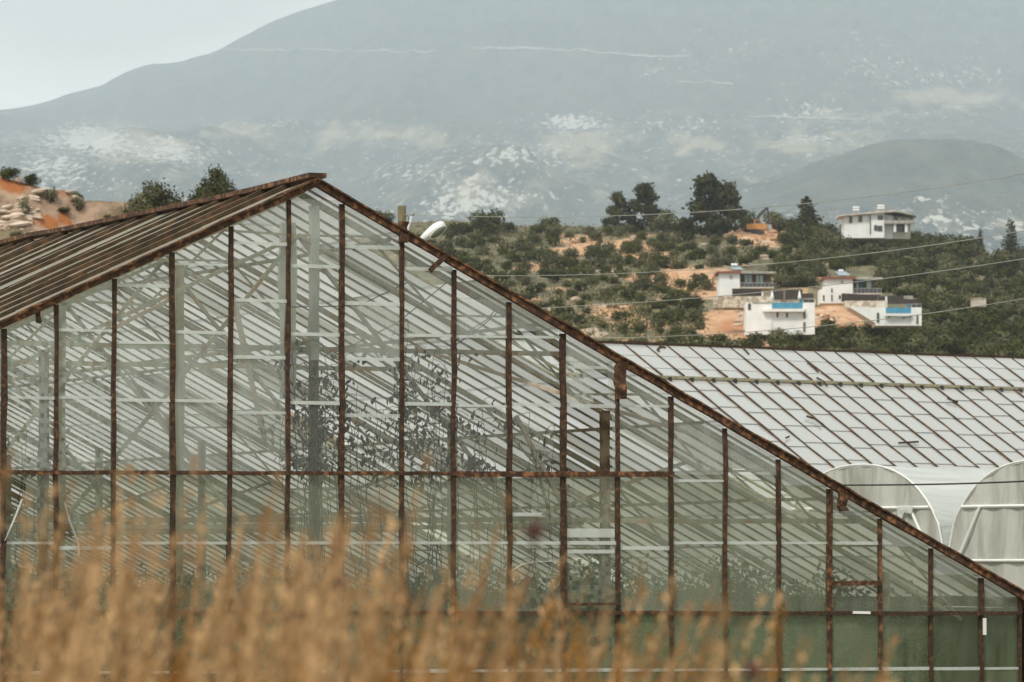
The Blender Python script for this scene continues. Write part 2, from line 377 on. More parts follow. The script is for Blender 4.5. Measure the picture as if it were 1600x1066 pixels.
# the flat land round the greenhouses
gm, gt, go = mat('meadow')
g1 = noise_node(gt, .6, 6); principled(gt, go, ramp(gt, g1, [(.35, (.05, .055, .022)), (.5, (.13, .11, .05)), (.65, (.24, .18, .10))]), .95, bump=g1, bstr=.5, bdist=.2)
gx = np.concatenate([np.linspace(-5000, -80, 14), np.linspace(-70, 70, 71), np.linspace(80, 5000, 14)])
gy = np.concatenate([np.linspace(-55, 0, 12), np.linspace(1, 130, 65), np.linspace(150, 3000, 30)])
GX, GY = np.meshgrid(gx, gy)
GZ = .62 * np.clip(1 - (GY - 12) / 16, 0, 1) + fbm(GX / 4, GY / 4, 3, 5) * .05
gi = (np.arange(len(gy) - 1)[:, None] * len(gx) + np.arange(len(gx) - 1)[None, :]).ravel(); n_ = len(gx)
tag(np_mesh('ground', np.stack([GX.ravel(), GY.ravel(), GZ.ravel()], 1), np.stack([gi, gi + 1, gi + n_ + 1, gi + n_], 1), gm), kind='structure')

M['hill'] = m_ground('hill_soil', ((.075, .072, .034), (.185, .160, .084), (.44, .235, .115), (.60, .38, .235)), (.60, .51, .42), .09, .5, .6, 1.2, .55, .45, ochre=(.44, .195, .08), stretch=(1, .35, 1))
SOIL_H = [(1240, 520, 75, 32, .8), (1300, 500, 40, 22, .7), (1130, 500, 45, 22, .6), (1400, 518, 75, 12, .8), (1215, 368, 75, 16, .75), (1060, 432, 70, 14, .6), (930, 380, 120, 14, .3),
          (1290, 385, 30, 16, .4), (960, 500, 110, 25, .25), (1250, 430, 60, 22, .45), (1010, 400, 60, 12, .25), (1110, 455, 40, 14, .5), (1360, 440, 60, 20, .15), (870, 420, 90, 30, .1)]
ROCK_H = [(1290, 500, 40, 20, .25), (1200, 372, 60, 12, .4), (1260, 375, 40, 12, .3), (880, 490, 60, 20, .2), (1200, 410, 90, 20, .15), (1000, 520, 60, 20, .15)]
def hattr(px, py, X, Y):
    s = blobs(px, py, SOIL_H) + .27 - .38 * np.clip((px - 1330) / 120, 0, 1) * (py < 640)
    return {'ochre': (blobs(px, py, [(1240, 522, 60, 12, .7), (1400, 520, 80, 10, .8), (1150, 510, 40, 14, .6), (1220, 362, 50, 10, .8), (1000, 400, 200, 30, .3), (1180, 500, 20, 14, .5)]) + .08).ravel(), 'soil': s.ravel(), 'rock': (blobs(px, py, ROCK_H) + .02).ravel()}
fan('hillside', np.linspace(-.20, .20, 460), np.concatenate([np.linspace(290, 1000, 245), np.linspace(1006, 1350, 40)]), hill_z, hattr, M['hill'])

# the cut bank of red earth at the left
BANK = [(-700, 250), (-250, 252), (-60, 262), (0, 270), (45, 279), (70, 288), (100, 289), (125, 304), (200, 306), (300, 318), (390, 335), (470, 372), (560, 480), (700, 700)]
def bank_z(x, y):
    px = 800 + FPX * x / y; top = 1.8 + (890 - interp(BANK, px)) / FPX * 300
    t = (y - 232) / 68
    terr = np.clip(t + .07 * np.sin(t * 21 + fbm(x / 9, y / 9, 2, 4) * 4), 0, 1)
    z = np.where(t < 1, top * np.clip(terr, 0, 1), top - (y - 300) * .03)
    z = z + (fbm(x / 7, y / 6, 5, 21) * 1.6 + np.abs(fbm(x / 1.6, y / 2.2, 4, 27)) * .9) * np.clip(1.1 - t, .12, 1) * (t > .05)
    return z - np.clip((y - 380) / 60, 0, 1) * 40 - .6
M['bank'] = m_ground('red_earth', ((.16, .12, .065), (.30, .235, .14), (.36, .235, .16), (.52, .385, .29)), (.66, .56, .46), .20, .30, 1.0, 1.6, .5, .9, ochre=(.40, .145, .042))
def battr(px, py, X, Y):
    return {'ochre': (blobs(px, py, [(5, 290, 40, 14, .8), (85, 345, 42, 11, 1.0), (100, 300, 40, 14, .6), (50, 285, 40, 10, .3), (60, 262, 60, 12, .6)]) + .02).ravel(), 'soil': (blobs(px, py, [(10, 275, 60, 14, .5), (85, 345, 50, 16, .6), (60, 300, 80, 30, .2)]) + .48).ravel(),
            'rock': (blobs(px, py, [(20, 340, 40, 30, .22), (150, 310, 60, 15, -.1)]) + .10).ravel()}
fan('earth_bank', np.linspace(-.19, -.012, 260), np.linspace(228, 436, 210), bank_z, battr, M['bank'])

# the mountain and its foothills
H1 = [(-1500, 300), (0, 345), (800, 352), (930, 345), (1030, 322), (1130, 278), (1250, 238), (1350, 209), (1440, 199), (1520, 205), (1600, 222), (1760, 255), (2300, 300), (3200, 300)]
H2 = [(-1500, 300), (-300, 290), (-80, 268), (0, 248), (60, 234), (130, 224), (200, 224), (300, 236), (400, 250), (470, 262), (560, 262), (640, 236), (720, 222), (800, 226), (900, 245), (1000, 262), (1100, 262), (1300, 240), (1500, 220), (1700, 220), (3200, 250)]
SKYL = [(-1500, 260), (-600, 215), (-250, 185), (-100, 172), (0, 163), (50, 157), (90, 147), (150, 130), (195, 112), (235, 97), (285, 89), (325, 77), (355, 60), (380, 45), (405, 31), (430, 20), (465, 7), (490, 0), (600, -35), (800, -75), (1100, -110), (1700, -120), (3200, 60)]
KD = 3 * np.array([1400., 2100., 2700., 3050., 3600., 3950., 4700., 5600., 6600., 7600.])
def mnt_z(X, Y):
    px = 800 + FPX * X / Y
    h1, h2, sk = interp(H1, px), interp(H2, px), interp(SKYL, px)
    mid = 192 - 25 * np.clip((px - 1000) / 500, 0, 1) + 10 * np.clip((300 - px) / 300, 0, 1)
    mid = np.minimum(mid, h2 - 6); mid = np.maximum(mid, sk + 18)
    ky = [np.full_like(px, 470.), (h1 + 470) / 2 - 12, h1, h1 + 22, h2, h2 + 6, mid, mid + (sk - mid) * .50, sk, sk + 60]
    yy = ky[0] * 0
    for i in range(len(KD) - 1):
        t = np.clip((Y - KD[i]) / (KD[i + 1] - KD[i]), 0, 1)
        tt = t if i in (0, 4, 5, 6) else t * t * (3 - 2 * t) * .5 + t * .5
        yy = np.where((Y >= KD[i]) & (Y <= KD[i + 1]), ky[i] + (ky[i + 1] - ky[i]) * tt, yy)
    z = CAMZ + (890 - yy) / FPX * Y
    amp = np.where(Y > 18000, np.clip((20400 - Y) / 3000, .03, 1), 1) * np.clip((Y - 4200) / 1800, 0, 1)
    rid = -np.abs(fbm(X / 900, Y / 5200, 5, 31)) * 2
    z = z + (rid * 150 + fbm(X / 420, Y / 1700, 5, 41) * 75 + fbm(X / 110, Y / 380, 4, 47) * 20) * amp * (Y / 16500)
    return z
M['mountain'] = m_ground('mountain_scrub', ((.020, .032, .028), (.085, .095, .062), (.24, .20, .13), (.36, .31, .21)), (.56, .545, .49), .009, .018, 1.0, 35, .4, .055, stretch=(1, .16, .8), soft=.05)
SOIL_LIT_M = [(640, 208, 420, 16, .26), (950, 225, 300, 20, .30), (1480, 150, 160, 16, .62), (1400, 178, 150, 14, .45), (200, 225, 150, 22, .30), (1150, 230, 180, 14, .4), (780, 290, 90, 30, .25), (1550, 330, 90, 40, .25),
          (1040, 105, 60, 10, .5), (1280, 205, 90, 8, .35), (300, 210, 120, 14, .3), (480, 190, 240, 8, .2)]  # tan soil, with paler patches painting the sunlit lower slope
ROCK_LIT_M = [(135, 215, 55, 20, .36), (80, 250, 60, 30, .26), (250, 230, 70, 22, .2), (340, 250, 80, 22, .14), (800, 240, 90, 16, .26), (880, 190, 60, 14, .30), (760, 300, 90, 34, .18), (1480, 110, 160, 30, .17), (1250, 60, 200, 30, .10),
          (1460, 330, 60, 34, .17), (1570, 350, 60, 34, .15), (1050, 110, 70, 14, .26), (1280, 215, 50, 9, .22), (700, 330, 60, 20, .18), (1060, 190, 120, 24, .15), (1400, 175, 200, 20, .14), (430, 190, 60, 8, .16),
          (620, 270, 60, 12, .20), (330, 140, 60, 12, .10), (80, 300, 120, 30, .18), (1250, 160, 100, 30, .12), (550, 35, 90, 14, .06)]  # limestone speckle, denser where the sunlit band is painted brighter
def mattr(px, py, X, Y):  # soil and rock also paint the lower slope sunlit, the upper left shaded
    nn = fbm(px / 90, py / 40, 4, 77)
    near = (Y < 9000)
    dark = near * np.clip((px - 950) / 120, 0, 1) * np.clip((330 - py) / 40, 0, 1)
    return {'soil': (blobs(px, py, SOIL_LIT_M) * (.75 + nn * 2.6) + .08 + .14 * np.clip((py - 175) / 40, 0, 1) - dark * .35 - .18 * (py < 185) * (px < 1000)).ravel(),
            'rock': (blobs(px, py, ROCK_LIT_M) * (1.3 + nn * 1.4) + .12 + .10 * np.clip((py - 180) / 30, 0, 1) - dark * .15 - .06 * (py < 175) * (px < 1000)).ravel()}
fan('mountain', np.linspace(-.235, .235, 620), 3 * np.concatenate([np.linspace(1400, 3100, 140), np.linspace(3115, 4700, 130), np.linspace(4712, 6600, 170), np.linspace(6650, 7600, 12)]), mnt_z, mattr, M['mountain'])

# pale tracks cut into the mountain
M['track'] = m_noisy('pale_track', (.26, .25, .20), (.40, .38, .33), .02, .9)
def track(pts, width, name='mountain_road'):
    P = []
    for i in range(len(pts) - 1):
        (x0, y0), (x1, y1) = pts[i], pts[i + 1]; n = max(2, int(abs(x1 - x0) / 6))
        for k in range(n): P.append((x0 + (x1 - x0) * k / n, y0 + (y1 - y0) * k / n))
    L_ = []
    Ds = np.arange(9600, 19800, 10.)
    for px, py in P:
        p1 = pix(px, py, 1.0); zz = CAMZ + (p1.z - CAMZ) * Ds; g = mnt_z(p1.x * Ds, Ds)
        if not (g >= zz).any(): continue
        D = Ds[np.argmax(g >= zz)]; L_.append((p1.x * D, D, float(mnt_z(np.array([p1.x * D]), np.array([D]))[0])))
    if len(L_) < 3: return
    A = np.array(L_); A[:, 1] = np.convolve(np.pad(A[:, 1], 2, 'edge'), np.ones(5) / 5, 'valid')
    mb = MB(); rr = random.Random(3)
    rows = []
    for k in range(len(A)):
        x, y = A[k, 0], A[k, 1]; wv = width * rr.uniform(.5, 1.3)
        z0 = float(mnt_z(np.array([x]), np.array([y - wv]))[0]) + 2; z1 = float(mnt_z(np.array([x]), np.array([y + wv]))[0]) + 4
        rows.append(((x, y - wv, z0), (x, y + wv, z1)))
    for a, b in zip(rows, rows[1:]): mb.quad([a[0], b[0], b[1], a[1]])
    tag(mb.build(name, M['track']), kind='structure')
track([(335, 79), (420, 79), (480, 78), (560, 81), (690, 82)], 8)
track([(738, 77), (800, 76), (900, 80), (1000, 88), (1085, 91)], 8)
track([(1060, 128), (1110, 130), (1150, 134)], 10)
track([(1170, 183), (1290, 186), (1360, 188)], 10)

# ------------------------------------------------------------------ foliage meshes
def crown_arrays(bl, n, leaf, seed, hollow=.55, flat=1.0):
    rg = np.random.default_rng(seed); bl = np.array(bl, float)
    wgt = bl[:, 3] ** 2; idx = rg.choice(len(bl), n, p=wgt / wgt.sum())
    d = rg.normal(size=(n, 3)); d /= np.linalg.norm(d, axis=1)[:, None]
    rad = bl[idx, 3] * (hollow + (1 - hollow) * rg.random(n) ** .6) * (1 + .22 * rg.normal(size=n))
    sc = np.stack([np.ones(n), np.ones(n), np.full(n, flat)], 1)
    c = bl[idx, :3] + d * rad[:, None] * sc
    a = rg.normal(size=(n, 3)) ; a /= np.linalg.norm(a, axis=1)[:, None]
    nn = d + .7 * rg.normal(size=(n, 3)); b = np.cross(nn, a); b /= np.linalg.norm(b, axis=1)[:, None] + 1e-9
    a = np.cross(b, nn); a /= np.linalg.norm(a, axis=1)[:, None] + 1e-9
    s = leaf * (.6 + .9 * rg.random(n))[:, None]
    gnm = np.cross(a, b); flip = (gnm * d).sum(1) < 0; b = np.where(flip[:, None], -b, b)
    nrm = d * .6 + (c - np.array([0, 0, .30])) * 1.3; nrm /= np.linalg.norm(nrm, axis=1)[:, None] + 1e-9
    v = np.stack([c - a * s - b * s * .55, c + a * s * .3 - b * s * .6, c + a * s + b * s * .5, c - a * s * .2 + b * s * .65], 1).reshape(-1, 3)
    f = np.arange(n * 4).reshape(-1, 4)
    bt = rg.random(len(bl)); t = np.clip(.55 * bt[idx] + .5 * rg.random(n), 0, 1)
    return v, f, np.repeat(t, 4), np.repeat(nrm, 4, axis=0)
def shrub_blobs(seed, w=.5, h=.8, n=9):
    r = random.Random(seed); o = []
    for i in range(n):
        a = r.uniform(0, 6.28); q = r.random() ** .6 * w * .62; z = r.uniform(.18, .72) * h
        o.append((math.cos(a) * q, math.sin(a) * q, z * (1 - .35 * q / w), r.uniform(.16, .27) * (1.2 - .4 * z / h)))
    o.append((0, 0, h * .42, w * .55)); return o
def pine_blobs(seed, n=30, w=.36):
    r = random.Random(seed); o = []
    for i in range(n):
        z = .10 + .86 * i / n; q = w * (1.05 - ((z - .30) / .74) ** 1.4 if z > .30 else .95) * r.uniform(.25, 1); a = r.uniform(0, 6.28)
        o.append((math.cos(a) * q, math.sin(a) * q, z, r.uniform(.085, .15)))
    return o
def cone_blobs(seed, w=.24, n=26):
    r = random.Random(seed); o = []
    for i in range(n):
        z = .12 + .84 * i / n; q = w * (1 - z) * r.uniform(.4, 1.25) + .012; a = i * 2.4 + r.uniform(-.4, .4)
        o.append((math.cos(a) * q, math.sin(a) * q, z, .105 * (1.15 - z) + .025))
    return o
def trunk_mb(seed, h=.6, r0=.028, limbs=5, spread=.28):
    r = random.Random(seed); mb = MB()
    pts = [(0, 0, -.06)]; x = y = 0
    for k in range(1, 6):
        x += r.gauss(0, .012); y += r.gauss(0, .012); pts.append((x, y, h * k / 5))
    mb.tube(pts, [r0 * (1 - .13 * k) for k in range(6)], 6)
    for k in range(limbs):
        b = Vector(pts[2 + k % 3]); a = r.uniform(0, 6.28); q = r.uniform(.5, 1) * spread
        e = b + Vector((math.cos(a) * q, math.sin(a) * q, r.uniform(.12, .3)))
        mb.tube([b, b.lerp(e, .5) + Vector((0, 0, .03)), e], [r0 * .45, r0 * .3, r0 * .14], 5)
    return mb
def foliage_mesh(name, bl, n, leaf, seed, mt, hollow=.55, flat=1.0):
    v, f, t, nr_ = crown_arrays(bl, n, leaf, seed, hollow, flat)
    o = np_mesh(name, v, f, mt, {'tint': t}, smooth=True); me = o.data; me.normals_split_custom_set_from_vertices([tuple(q) for q in nr_]); bpy.data.objects.remove(o); return me
SHRUB = [foliage_mesh('shrub_leaves', shrub_blobs(s, .5, hh), 900, .040, s, M[mm]) for s, hh, mm in
         ((1, .75, 'leaf_shrub'), (2, .9, 'leaf_shrub'), (3, .65, 'leaf_shrub'), (4, .85, 'leaf_olive'), (5, .8, 'leaf_olive'), (6, 1.0, 'leaf_shrub'))]
ROUND = [foliage_mesh('tree_leaves', shrub_blobs(10 + s, .5,   .95, 13), 1500, .036, s, M[mm]) for s, mm in ((1, 'leaf_shrub'), (2, 'leaf_olive'), (3, 'leaf_shrub'), (4, 'leaf_olive'))]
PINE = [foliage_mesh('pine_needles', pine_blobs(s), 2800, .028, s, M['leaf_pine'], .3, .75) for s in (1, 2, 3)]
CONE = [foliage_mesh('conifer_needles', cone_blobs(s), 1700, .026, s, M['leaf_pine'], .3, .8) for s in (1, 2)]
CYP = foliage_mesh('cypress_needles', cone_blobs(7, .085, 26), 1100, .02, 7, M['leaf_pine'], .2, 1.3)
TRUNKS = [(lambda o: (o.data, bpy.data.objects.remove(o))[0])(trunk_mb(s).build('trunk', M['trunk'])) for s in (1, 2, 3)]

def plant(name, me, loc, size, rz, label, cat, group=None, squash=1.0, trunk=None, widen=1.0):
    if trunk is None:
        o = bpy.data.objects.new(name, me); COL.objects.link(o)
    else:
        o = empty(name)
        c = bpy.data.objects.new('crown', me); COL.objects.link(c); c.parent = o
        k = bpy.data.objects.new('trunk', trunk); COL.objects.link(k); k.parent = o
    o.location = loc; o.rotation_euler = (0, 0, rz); o.scale = (size * widen, size * widen, size * squash)
    return tag(o, label, cat, group)

rnd = random.Random(11)
# --- named trees along the skyline of the hillside: px, base y, height px, kind, widen, label
def hill_tree(px, yb, hpx, kind, widen, label, cat='tree', D=None, group=None):
    p = on_hill(px, yb) if D is None else Vector(((px - 800) / FPX * D, D, float(hill_z((px - 800) / FPX * D, D))))
    size = hpx / FPX * p.y
    me = {'pine': PINE, 'cone': CONE, 'round': ROUND, 'shrub': SHRUB}.get(kind, [CYP]); me = me[int(px) % len(me)]
    nm = {'pine': 'pine_tree', 'cone': 'conifer', 'round': 'tree', 'shrub': 'shrub', 'cyp': 'cypress'}[kind]
    return plant(nm, me, p, size, rnd.uniform(0, 6.28), label, cat, group, 1, TRUNKS[int(px) % 3] if kind != 'shrub' else None, widen)
for a in [
    (966, 362, 62, 'pine', 1.1, 'spreading dark pine on the hill crest, leftmost of the pair left of the excavator'),
    (1008, 362, 76, 'pine', 1.1, 'taller dark pine on the hill crest standing close right of another pine'),
    (1035, 364, 48, 'round', 1.0, 'round dark tree crowded against the right foot of the taller crest pine'),
    (1108, 372, 100, 'pine', 1.15, 'largest broad dark pine on the crest just left of the digger'),
    (1140, 368, 82, 'pine', .9, 'dark pine merging into the right side of the largest crest pine'),
    (1072, 372, 46, 'round', .9, 'dense dark tree filling the gap left of the largest crest pine'),
    (1166, 362, 42, 'round', .8, 'small upright tree between the largest pine and the excavator boom'),
    (1211, 362, 42, 'round', 1.1, 'low dark tree immediately right of the excavator arm'),
    (1260, 366, 62, 'cone', 1.5, 'pointed conifer on the crest between the excavator and the upper house'),
    (1236, 366, 34, 'round', 1.5, 'low broad tree left of the pointed crest conifer'),
    (1288, 372, 32, 'round', 1.4, 'low broad tree just left of the upper white house'),
    (762, 366, 52, 'round', 1.3, 'wide isolated bushy tree on the hill crest right of the street lamp'),
    (858, 362, 32, 'round', 1.2, 'small round tree alone on the bare stretch of the crest'),
    (598, 356, 36, 'round', 1.2, 'round tree top peeping over the right rake of the near greenhouse'),
    (1532, 400, 45, 'cyp', 1.0, 'shorter slim cypress on the right skyline'),
    (1580, 404, 64, 'cyp', 1.5, 'taller ragged cypress on the right skyline'),
    (1430, 376, 32, 'round', 1.2, 'round tree at the right corner of the upper white house'),
    (1500, 396, 40, 'round', 1.4, 'broad tree on the skyline left of the two cypresses'),
    (1597, 402, 28, 'round', 1.0, 'dark tree at the right edge beside the taller cypress'),
    (1462, 390, 36, 'round', 1.4, 'broad dark tree right of the upper house below the ridge'),
    (1330, 372, 30, 'round', 1.4, 'dark tree partly covering the left foot of the upper white house'),
    (1352, 376, 24, 'round', 1.5, 'low tree in front of the middle of the upper white house'),
    (1400, 380, 22, 'round', 1.5, 'low tree in front of the balcony end of the upper white house'),
    (1197, 520, 26, 'round', .8, 'small pointed tree against the front wall of the left villa'),
    (1333, 524, 24, 'round', 1.2, 'round olive tree on the orange slope between the two villas'),
    (1251, 524, 9, 'shrub', 1.3, 'tiny shrub on bare orange ground right below the left villa'),
    (1408, 526, 22, 'round', 1.2, 'round olive tree just below the right villa front'),
]: hill_tree(*a[:6], cat='shrub' if a[3] == 'shrub' else 'tree')

def in_bare(px, py):
    for x0, y0, x1, y1 in ((1095, 455, 1285, 535), (1120, 416, 1215, 456), (1278, 424, 1384, 482), (1285, 470, 1446, 522), (1130, 340, 1235, 378), (1300, 325, 1435, 362), (1035, 422, 1118, 442)):
        if x0 < px < x1 and y0 < py < y1: return True
    return False
count = 0; placed = []
tries = 0
nr = nl_ = 0
while (nr < 205 or nl_ < 215) and tries < 30000:
    tries += 1
    px = rnd.uniform(640, 1640); py = rnd.uniform(362, 572)
    crest = float(interp(CREST, px))
    if py < crest + 6 or in_bare(px, py): continue
    right = px > 1215 and py > 370
    if (nr >= 205) if right else (nl_ >= 215): continue
    rake = 284 + (px - 495) * .589
    if px < 960 and py > rake + 12: continue
    lim = 15 if right else 14
    if any(abs(px - a) < lim * b and abs(py - c) < lim * .55 * b for a, c, b in placed): continue
    low = (px < 1090 and py > 455 and px < 960 + (py - 455))
    if low and rnd.random() < .55: continue
    p = on_hill(px, py)
    hpx = (rnd.uniform(28, 46) if right else rnd.uniform(18, 36)) * (1 if not low else .8) * (p.y / 700) ** -.3
    size = hpx / FPX * p.y
    placed.append((px, py, 1.0))
    nr += right; nl_ += not right
    if right:
        me = ROUND[rnd.choice((0, 1, 2, 3, 1, 3))] if rnd.random() < .8 else SHRUB[rnd.randrange(6)]
        where = 'above the right villa roof' if py < 440 else ('on the slope right of the right villa' if px > 1445 else 'below the villas just above the far glasshouse ridge')
        plant('olive_tree', me, p - Vector((0, 0, size * .08)), size, rnd.uniform(0, 6.28), 'dark round tree in the dense grove ' + where, 'tree', 'trees of the grove ' + where, rnd.uniform(.85, 1.1), None, rnd.uniform(1.05, 1.4))
    else:
        me = SHRUB[rnd.randrange(6)]
        where = 'on the upper half of the stony slope left of the villas' if py < 440 else 'on the lower half of the stony slope left of the villas'
        plant('shrub', me, p - Vector((0, 0, size * .08)), size, rnd.uniform(0, 6.28), 'dark green shrub ' + where, 'shrub', 'shrubs ' + where, rnd.uniform(.8, 1.2), None, rnd.uniform(.95, 1.4))
    count += 1

# low scrub and dry grass between them
def scatter_scrub(name, n, mt, sz, seed, cond, nl=14, leaf=.22):
    rg = random.Random(seed); V = []; T = []
    k = 0
    while k < n:
        px = rg.uniform(620, 1650); py = rg.uniform(350, 575)
        if py < float(interp(CREST, px)) + 1 or not cond(px, py): continue
        if px < 960 and py > 284 + (px - 495) * .589 + 15: continue
        p = on_hill(px, py); s = rg.uniform(*sz); t = rg.random(); k += 1
        for j in range(nl):
            c = p + Vector((rg.gauss(0, s * .5), rg.gauss(0, s * .5), abs(rg.gauss(0, s * .35))))
            a = Vector((rg.gauss(0, 1), rg.gauss(0, 1), rg.gauss(0, 1))).normalized() * leaf * rg.uniform(.6, 1.6)
            b = Vector((rg.gauss(0, 1), rg.gauss(0, 1), rg.gauss(0, 1))).normalized() * leaf * rg.uniform(.4, 1)
            V += [c - a, c - b, c + a, c + b]; T += [min(1, t * .6 + rg.random() * .5)] * 4
    V = np.array([tuple(v) for v in V]); return np_mesh(name, V, np.arange(len(V)).reshape(-1, 4), mt, {'tint': T}, smooth=False)
tag(scatter_scrub('scrub', 1100, M['leaf_shrub'], (.9, 2.0), 5, lambda x, y: not in_bare(x, y) and (vnoise(x / 30, y / 14, 9) > .42)),
    'low dark scrub covering the stony hillside between the shrubs', 'scrub', kind='stuff')
tag(scatter_scrub('dry_grass', 700, M['grass_low'], (.8, 2.0), 6, lambda x, y: not in_bare(x, y) and x < 1180, 12, .2),
    'bleached dry grass on the left slope of the hillside', 'grass', kind='stuff')
# boulders
def rock_mesh(seed):
    import bmesh
    bm = bmesh.new(); bmesh.ops.create_icosphere(bm, subdivisions=2, radius=.5); r = random.Random(seed)
    ph = [r.uniform(0, 6) for _ in range(6)]
    for v in bm.verts:
        c = v.co; k = 1 + .22 * math.sin(c.x * 7 + ph[0]) * math.cos(c.y * 6 + ph[1]) + .18 * math.sin(c.z * 8 + ph[2]) + r.uniform(-.07, .07)
        v.co = Vector((c.x * k * 1.2, c.y * k, c.z * k * .8))
    me = bpy.data.meshes.new('rock'); bm.to_mesh(me); bm.free(); return me
RM = []
for s in range(5):
    me = rock_mesh(s); me.materials.append(M['rock'] if s % 2 else M['orange_rock']); RM.append(me)
ROCKZ = [((1135, 1300, 352, 388), 46, (.8, 2.8), 'pale boulder in the heap of rubble around and right of the excavator', 'boulders heaped by the excavator'),
         ((1150, 1168, 485, 512), 12, (.7, 1.6), 'orange rock in the loose pile at the left wall of the left villa', 'rocks piled left of the left villa'),
         ((1274, 1330, 485, 530), 24, (.4, 1.1), 'pale stone on the bare scree between the two villas', 'stones on the scree between the villas'),
         ((800, 1110, 470, 540), 26, (.8, 2.0), 'pale stone on the lower left slope above the far glasshouse', 'stones on the lower left slope'),
         ((1160, 1260, 395, 425), 10, (1.0, 2.4), 'grey boulder among shrubs above the villa roofs', 'boulders above the villa roofs'),
         ((880, 1110, 365, 430), 16, (.8, 2.2), 'pale rock on the upper hillside between the shrubs', 'rocks on the upper hillside')]
for (x0, x1, y0, y1), n, sz, lab, grp in ROCKZ:
    for k in range(n):
        px, py = rnd.uniform(x0, x1), rnd.uniform(y0, y1)
        if px < 960 and py > 284 + (px - 495) * .589: continue
        p = on_hill(px, py); o = bpy.data.objects.new('boulder', RM[rnd.randrange(5)]); COL.objects.link(o)
        s = rnd.uniform(*sz); o.location = p; o.scale = (s * rnd.uniform(.8, 1.5), s, s * rnd.uniform(.6, 1)); o.rotation_euler = (rnd.uniform(-.3, .3), rnd.uniform(-.3, .3), rnd.uniform(0, 6))
        tag(o, lab, 'rock', grp)

# --- left bank vegetation
def bank_at(px, py):
    Ds = np.arange(233, 420, .5); p1 = pix(px, py, 1.0); zz = CAMZ + (p1.z - CAMZ) * Ds; g = bank_z(p1.x * Ds, Ds)
    D = Ds[np.argmax(g >= zz)] if (g >= zz).any() else 300.; x = p1.x * D
    return Vector((x, D, float(bank_z(np.array([x]), np.array([D]))[0])))
BIG1 = foliage_mesh('bush_leaves', [(-.42, 0, .30, .24), (-.25, .1, .50, .24), (0, -.1, .62, .27), (.2, .1, .50, .25), (.42, -.05, .34, .22), (.05, .1, .3, .32), (-.1, -.2, .25, .25), (.3, .1, .2, .22), (-.38, -.1, .12, .2), (.5, 0, .12, .16)], 5200, .026, 61, M['leaf_olive'], .45)
BIG2 = foliage_mesh('bush_leaves', [(0, 0, .82, .15), (.08, 0, .68, .2), (-.14, .1, .6, .18), (-.25, 0, .42, .2), (.2, 0, .52, .2), (.38, 0, .34, .18), (0, 0, .36, .32), (.52, .1, .2, .15), (-.38, -.1, .24, .18), (-.05, -.2, .2, .25)], 5200, .024, 62, M['leaf_pine'], .4)
GREY = [foliage_mesh('grey_leaves', shrub_blobs(80 + s, .45, .95, 12), 900, .030, s, M['leaf_grey'], .2) for s in (1, 2)]
for (px, py, h, me, wd, lab) in [
    (243, 352, 76, BIG1, 1.05, 'large rounded olive-green bush standing right of the earth bank'),
    (336, 340, 80, BIG2, 1.02, 'large darker bushy tree behind the roof, right of the olive-green bush'),
    (300, 352, 30, BIG1, 1.5, 'low olive bush between the two large bushes above the roof'),
    (14, 282, 26, ROUND[0], 1.3, 'dark small tree at the left edge on top of the red bank'),
    (48, 288, 24, ROUND[2], 1.3, 'dark small tree second from the left edge on top of the red bank'),
    (40, 338, 40, GREY[0], .7, 'thin grey-green sapling growing on the face of the red bank'),
    (78, 320, 42, GREY[1], .75, 'taller grey-green shrub on the bank crest right of the sapling'),
    (124, 340, 36, GREY[0], .8, 'grey-green shrub at the right end of the red cut face'),
    (118, 300, 20, ROUND[1], 1.3, 'small olive shrub on top of the bank where it steps down'),
    (98, 338, 14, SHRUB[3], 2.2, 'low green bush hugging the ledge of the red cut face'),
    (26, 378, 18, SHRUB[4], 1.6, 'small green bush at the foot of the bank just above the roof'),
    (92, 366, 9, SHRUB[3], 3.0, 'flat green tuft below the orange cut of the bank'),
    (168, 345, 9, SHRUB[4], 1.6, 'small tuft on the pale slope right of the red bank'),
    (378, 318, 24, ROUND[0], 1.2, 'dark bush just left of the greenhouse apex above the roof bars'),
]:
    p = bank_at(px, py); sz = h / FPX * p.y
    big = me in (BIG1, BIG2) or me in GREY
    plant('bush' if not big else 'large_bush', me, p - Vector((0, 0, sz * .05)), sz, rnd.uniform(-.3, .3), lab, 'bush', None, 1, TRUNKS[0] if me in GREY or me is BIG2 else None, wd)
for k in range(34):
    px, py = rnd.uniform(-10, 60), rnd.uniform(325, 372)
    if k > 24: px, py = rnd.uniform(20, 130), rnd.uniform(285, 345)
    p = bank_at(px, py); o = bpy.data.objects.new('boulder', RM[1 + 2 * rnd.randrange(2)]); COL.objects.link(o); s = rnd.uniform(.25, .8)
    o.location = p; o.scale = (s * 1.3, s, s * .8); o.rotation_euler = (0, rnd.uniform(-.3, .3), rnd.uniform(0, 6)); tag(o, 'pale rock lying loose on the red earth bank', 'rock', 'loose rocks on the red earth bank')

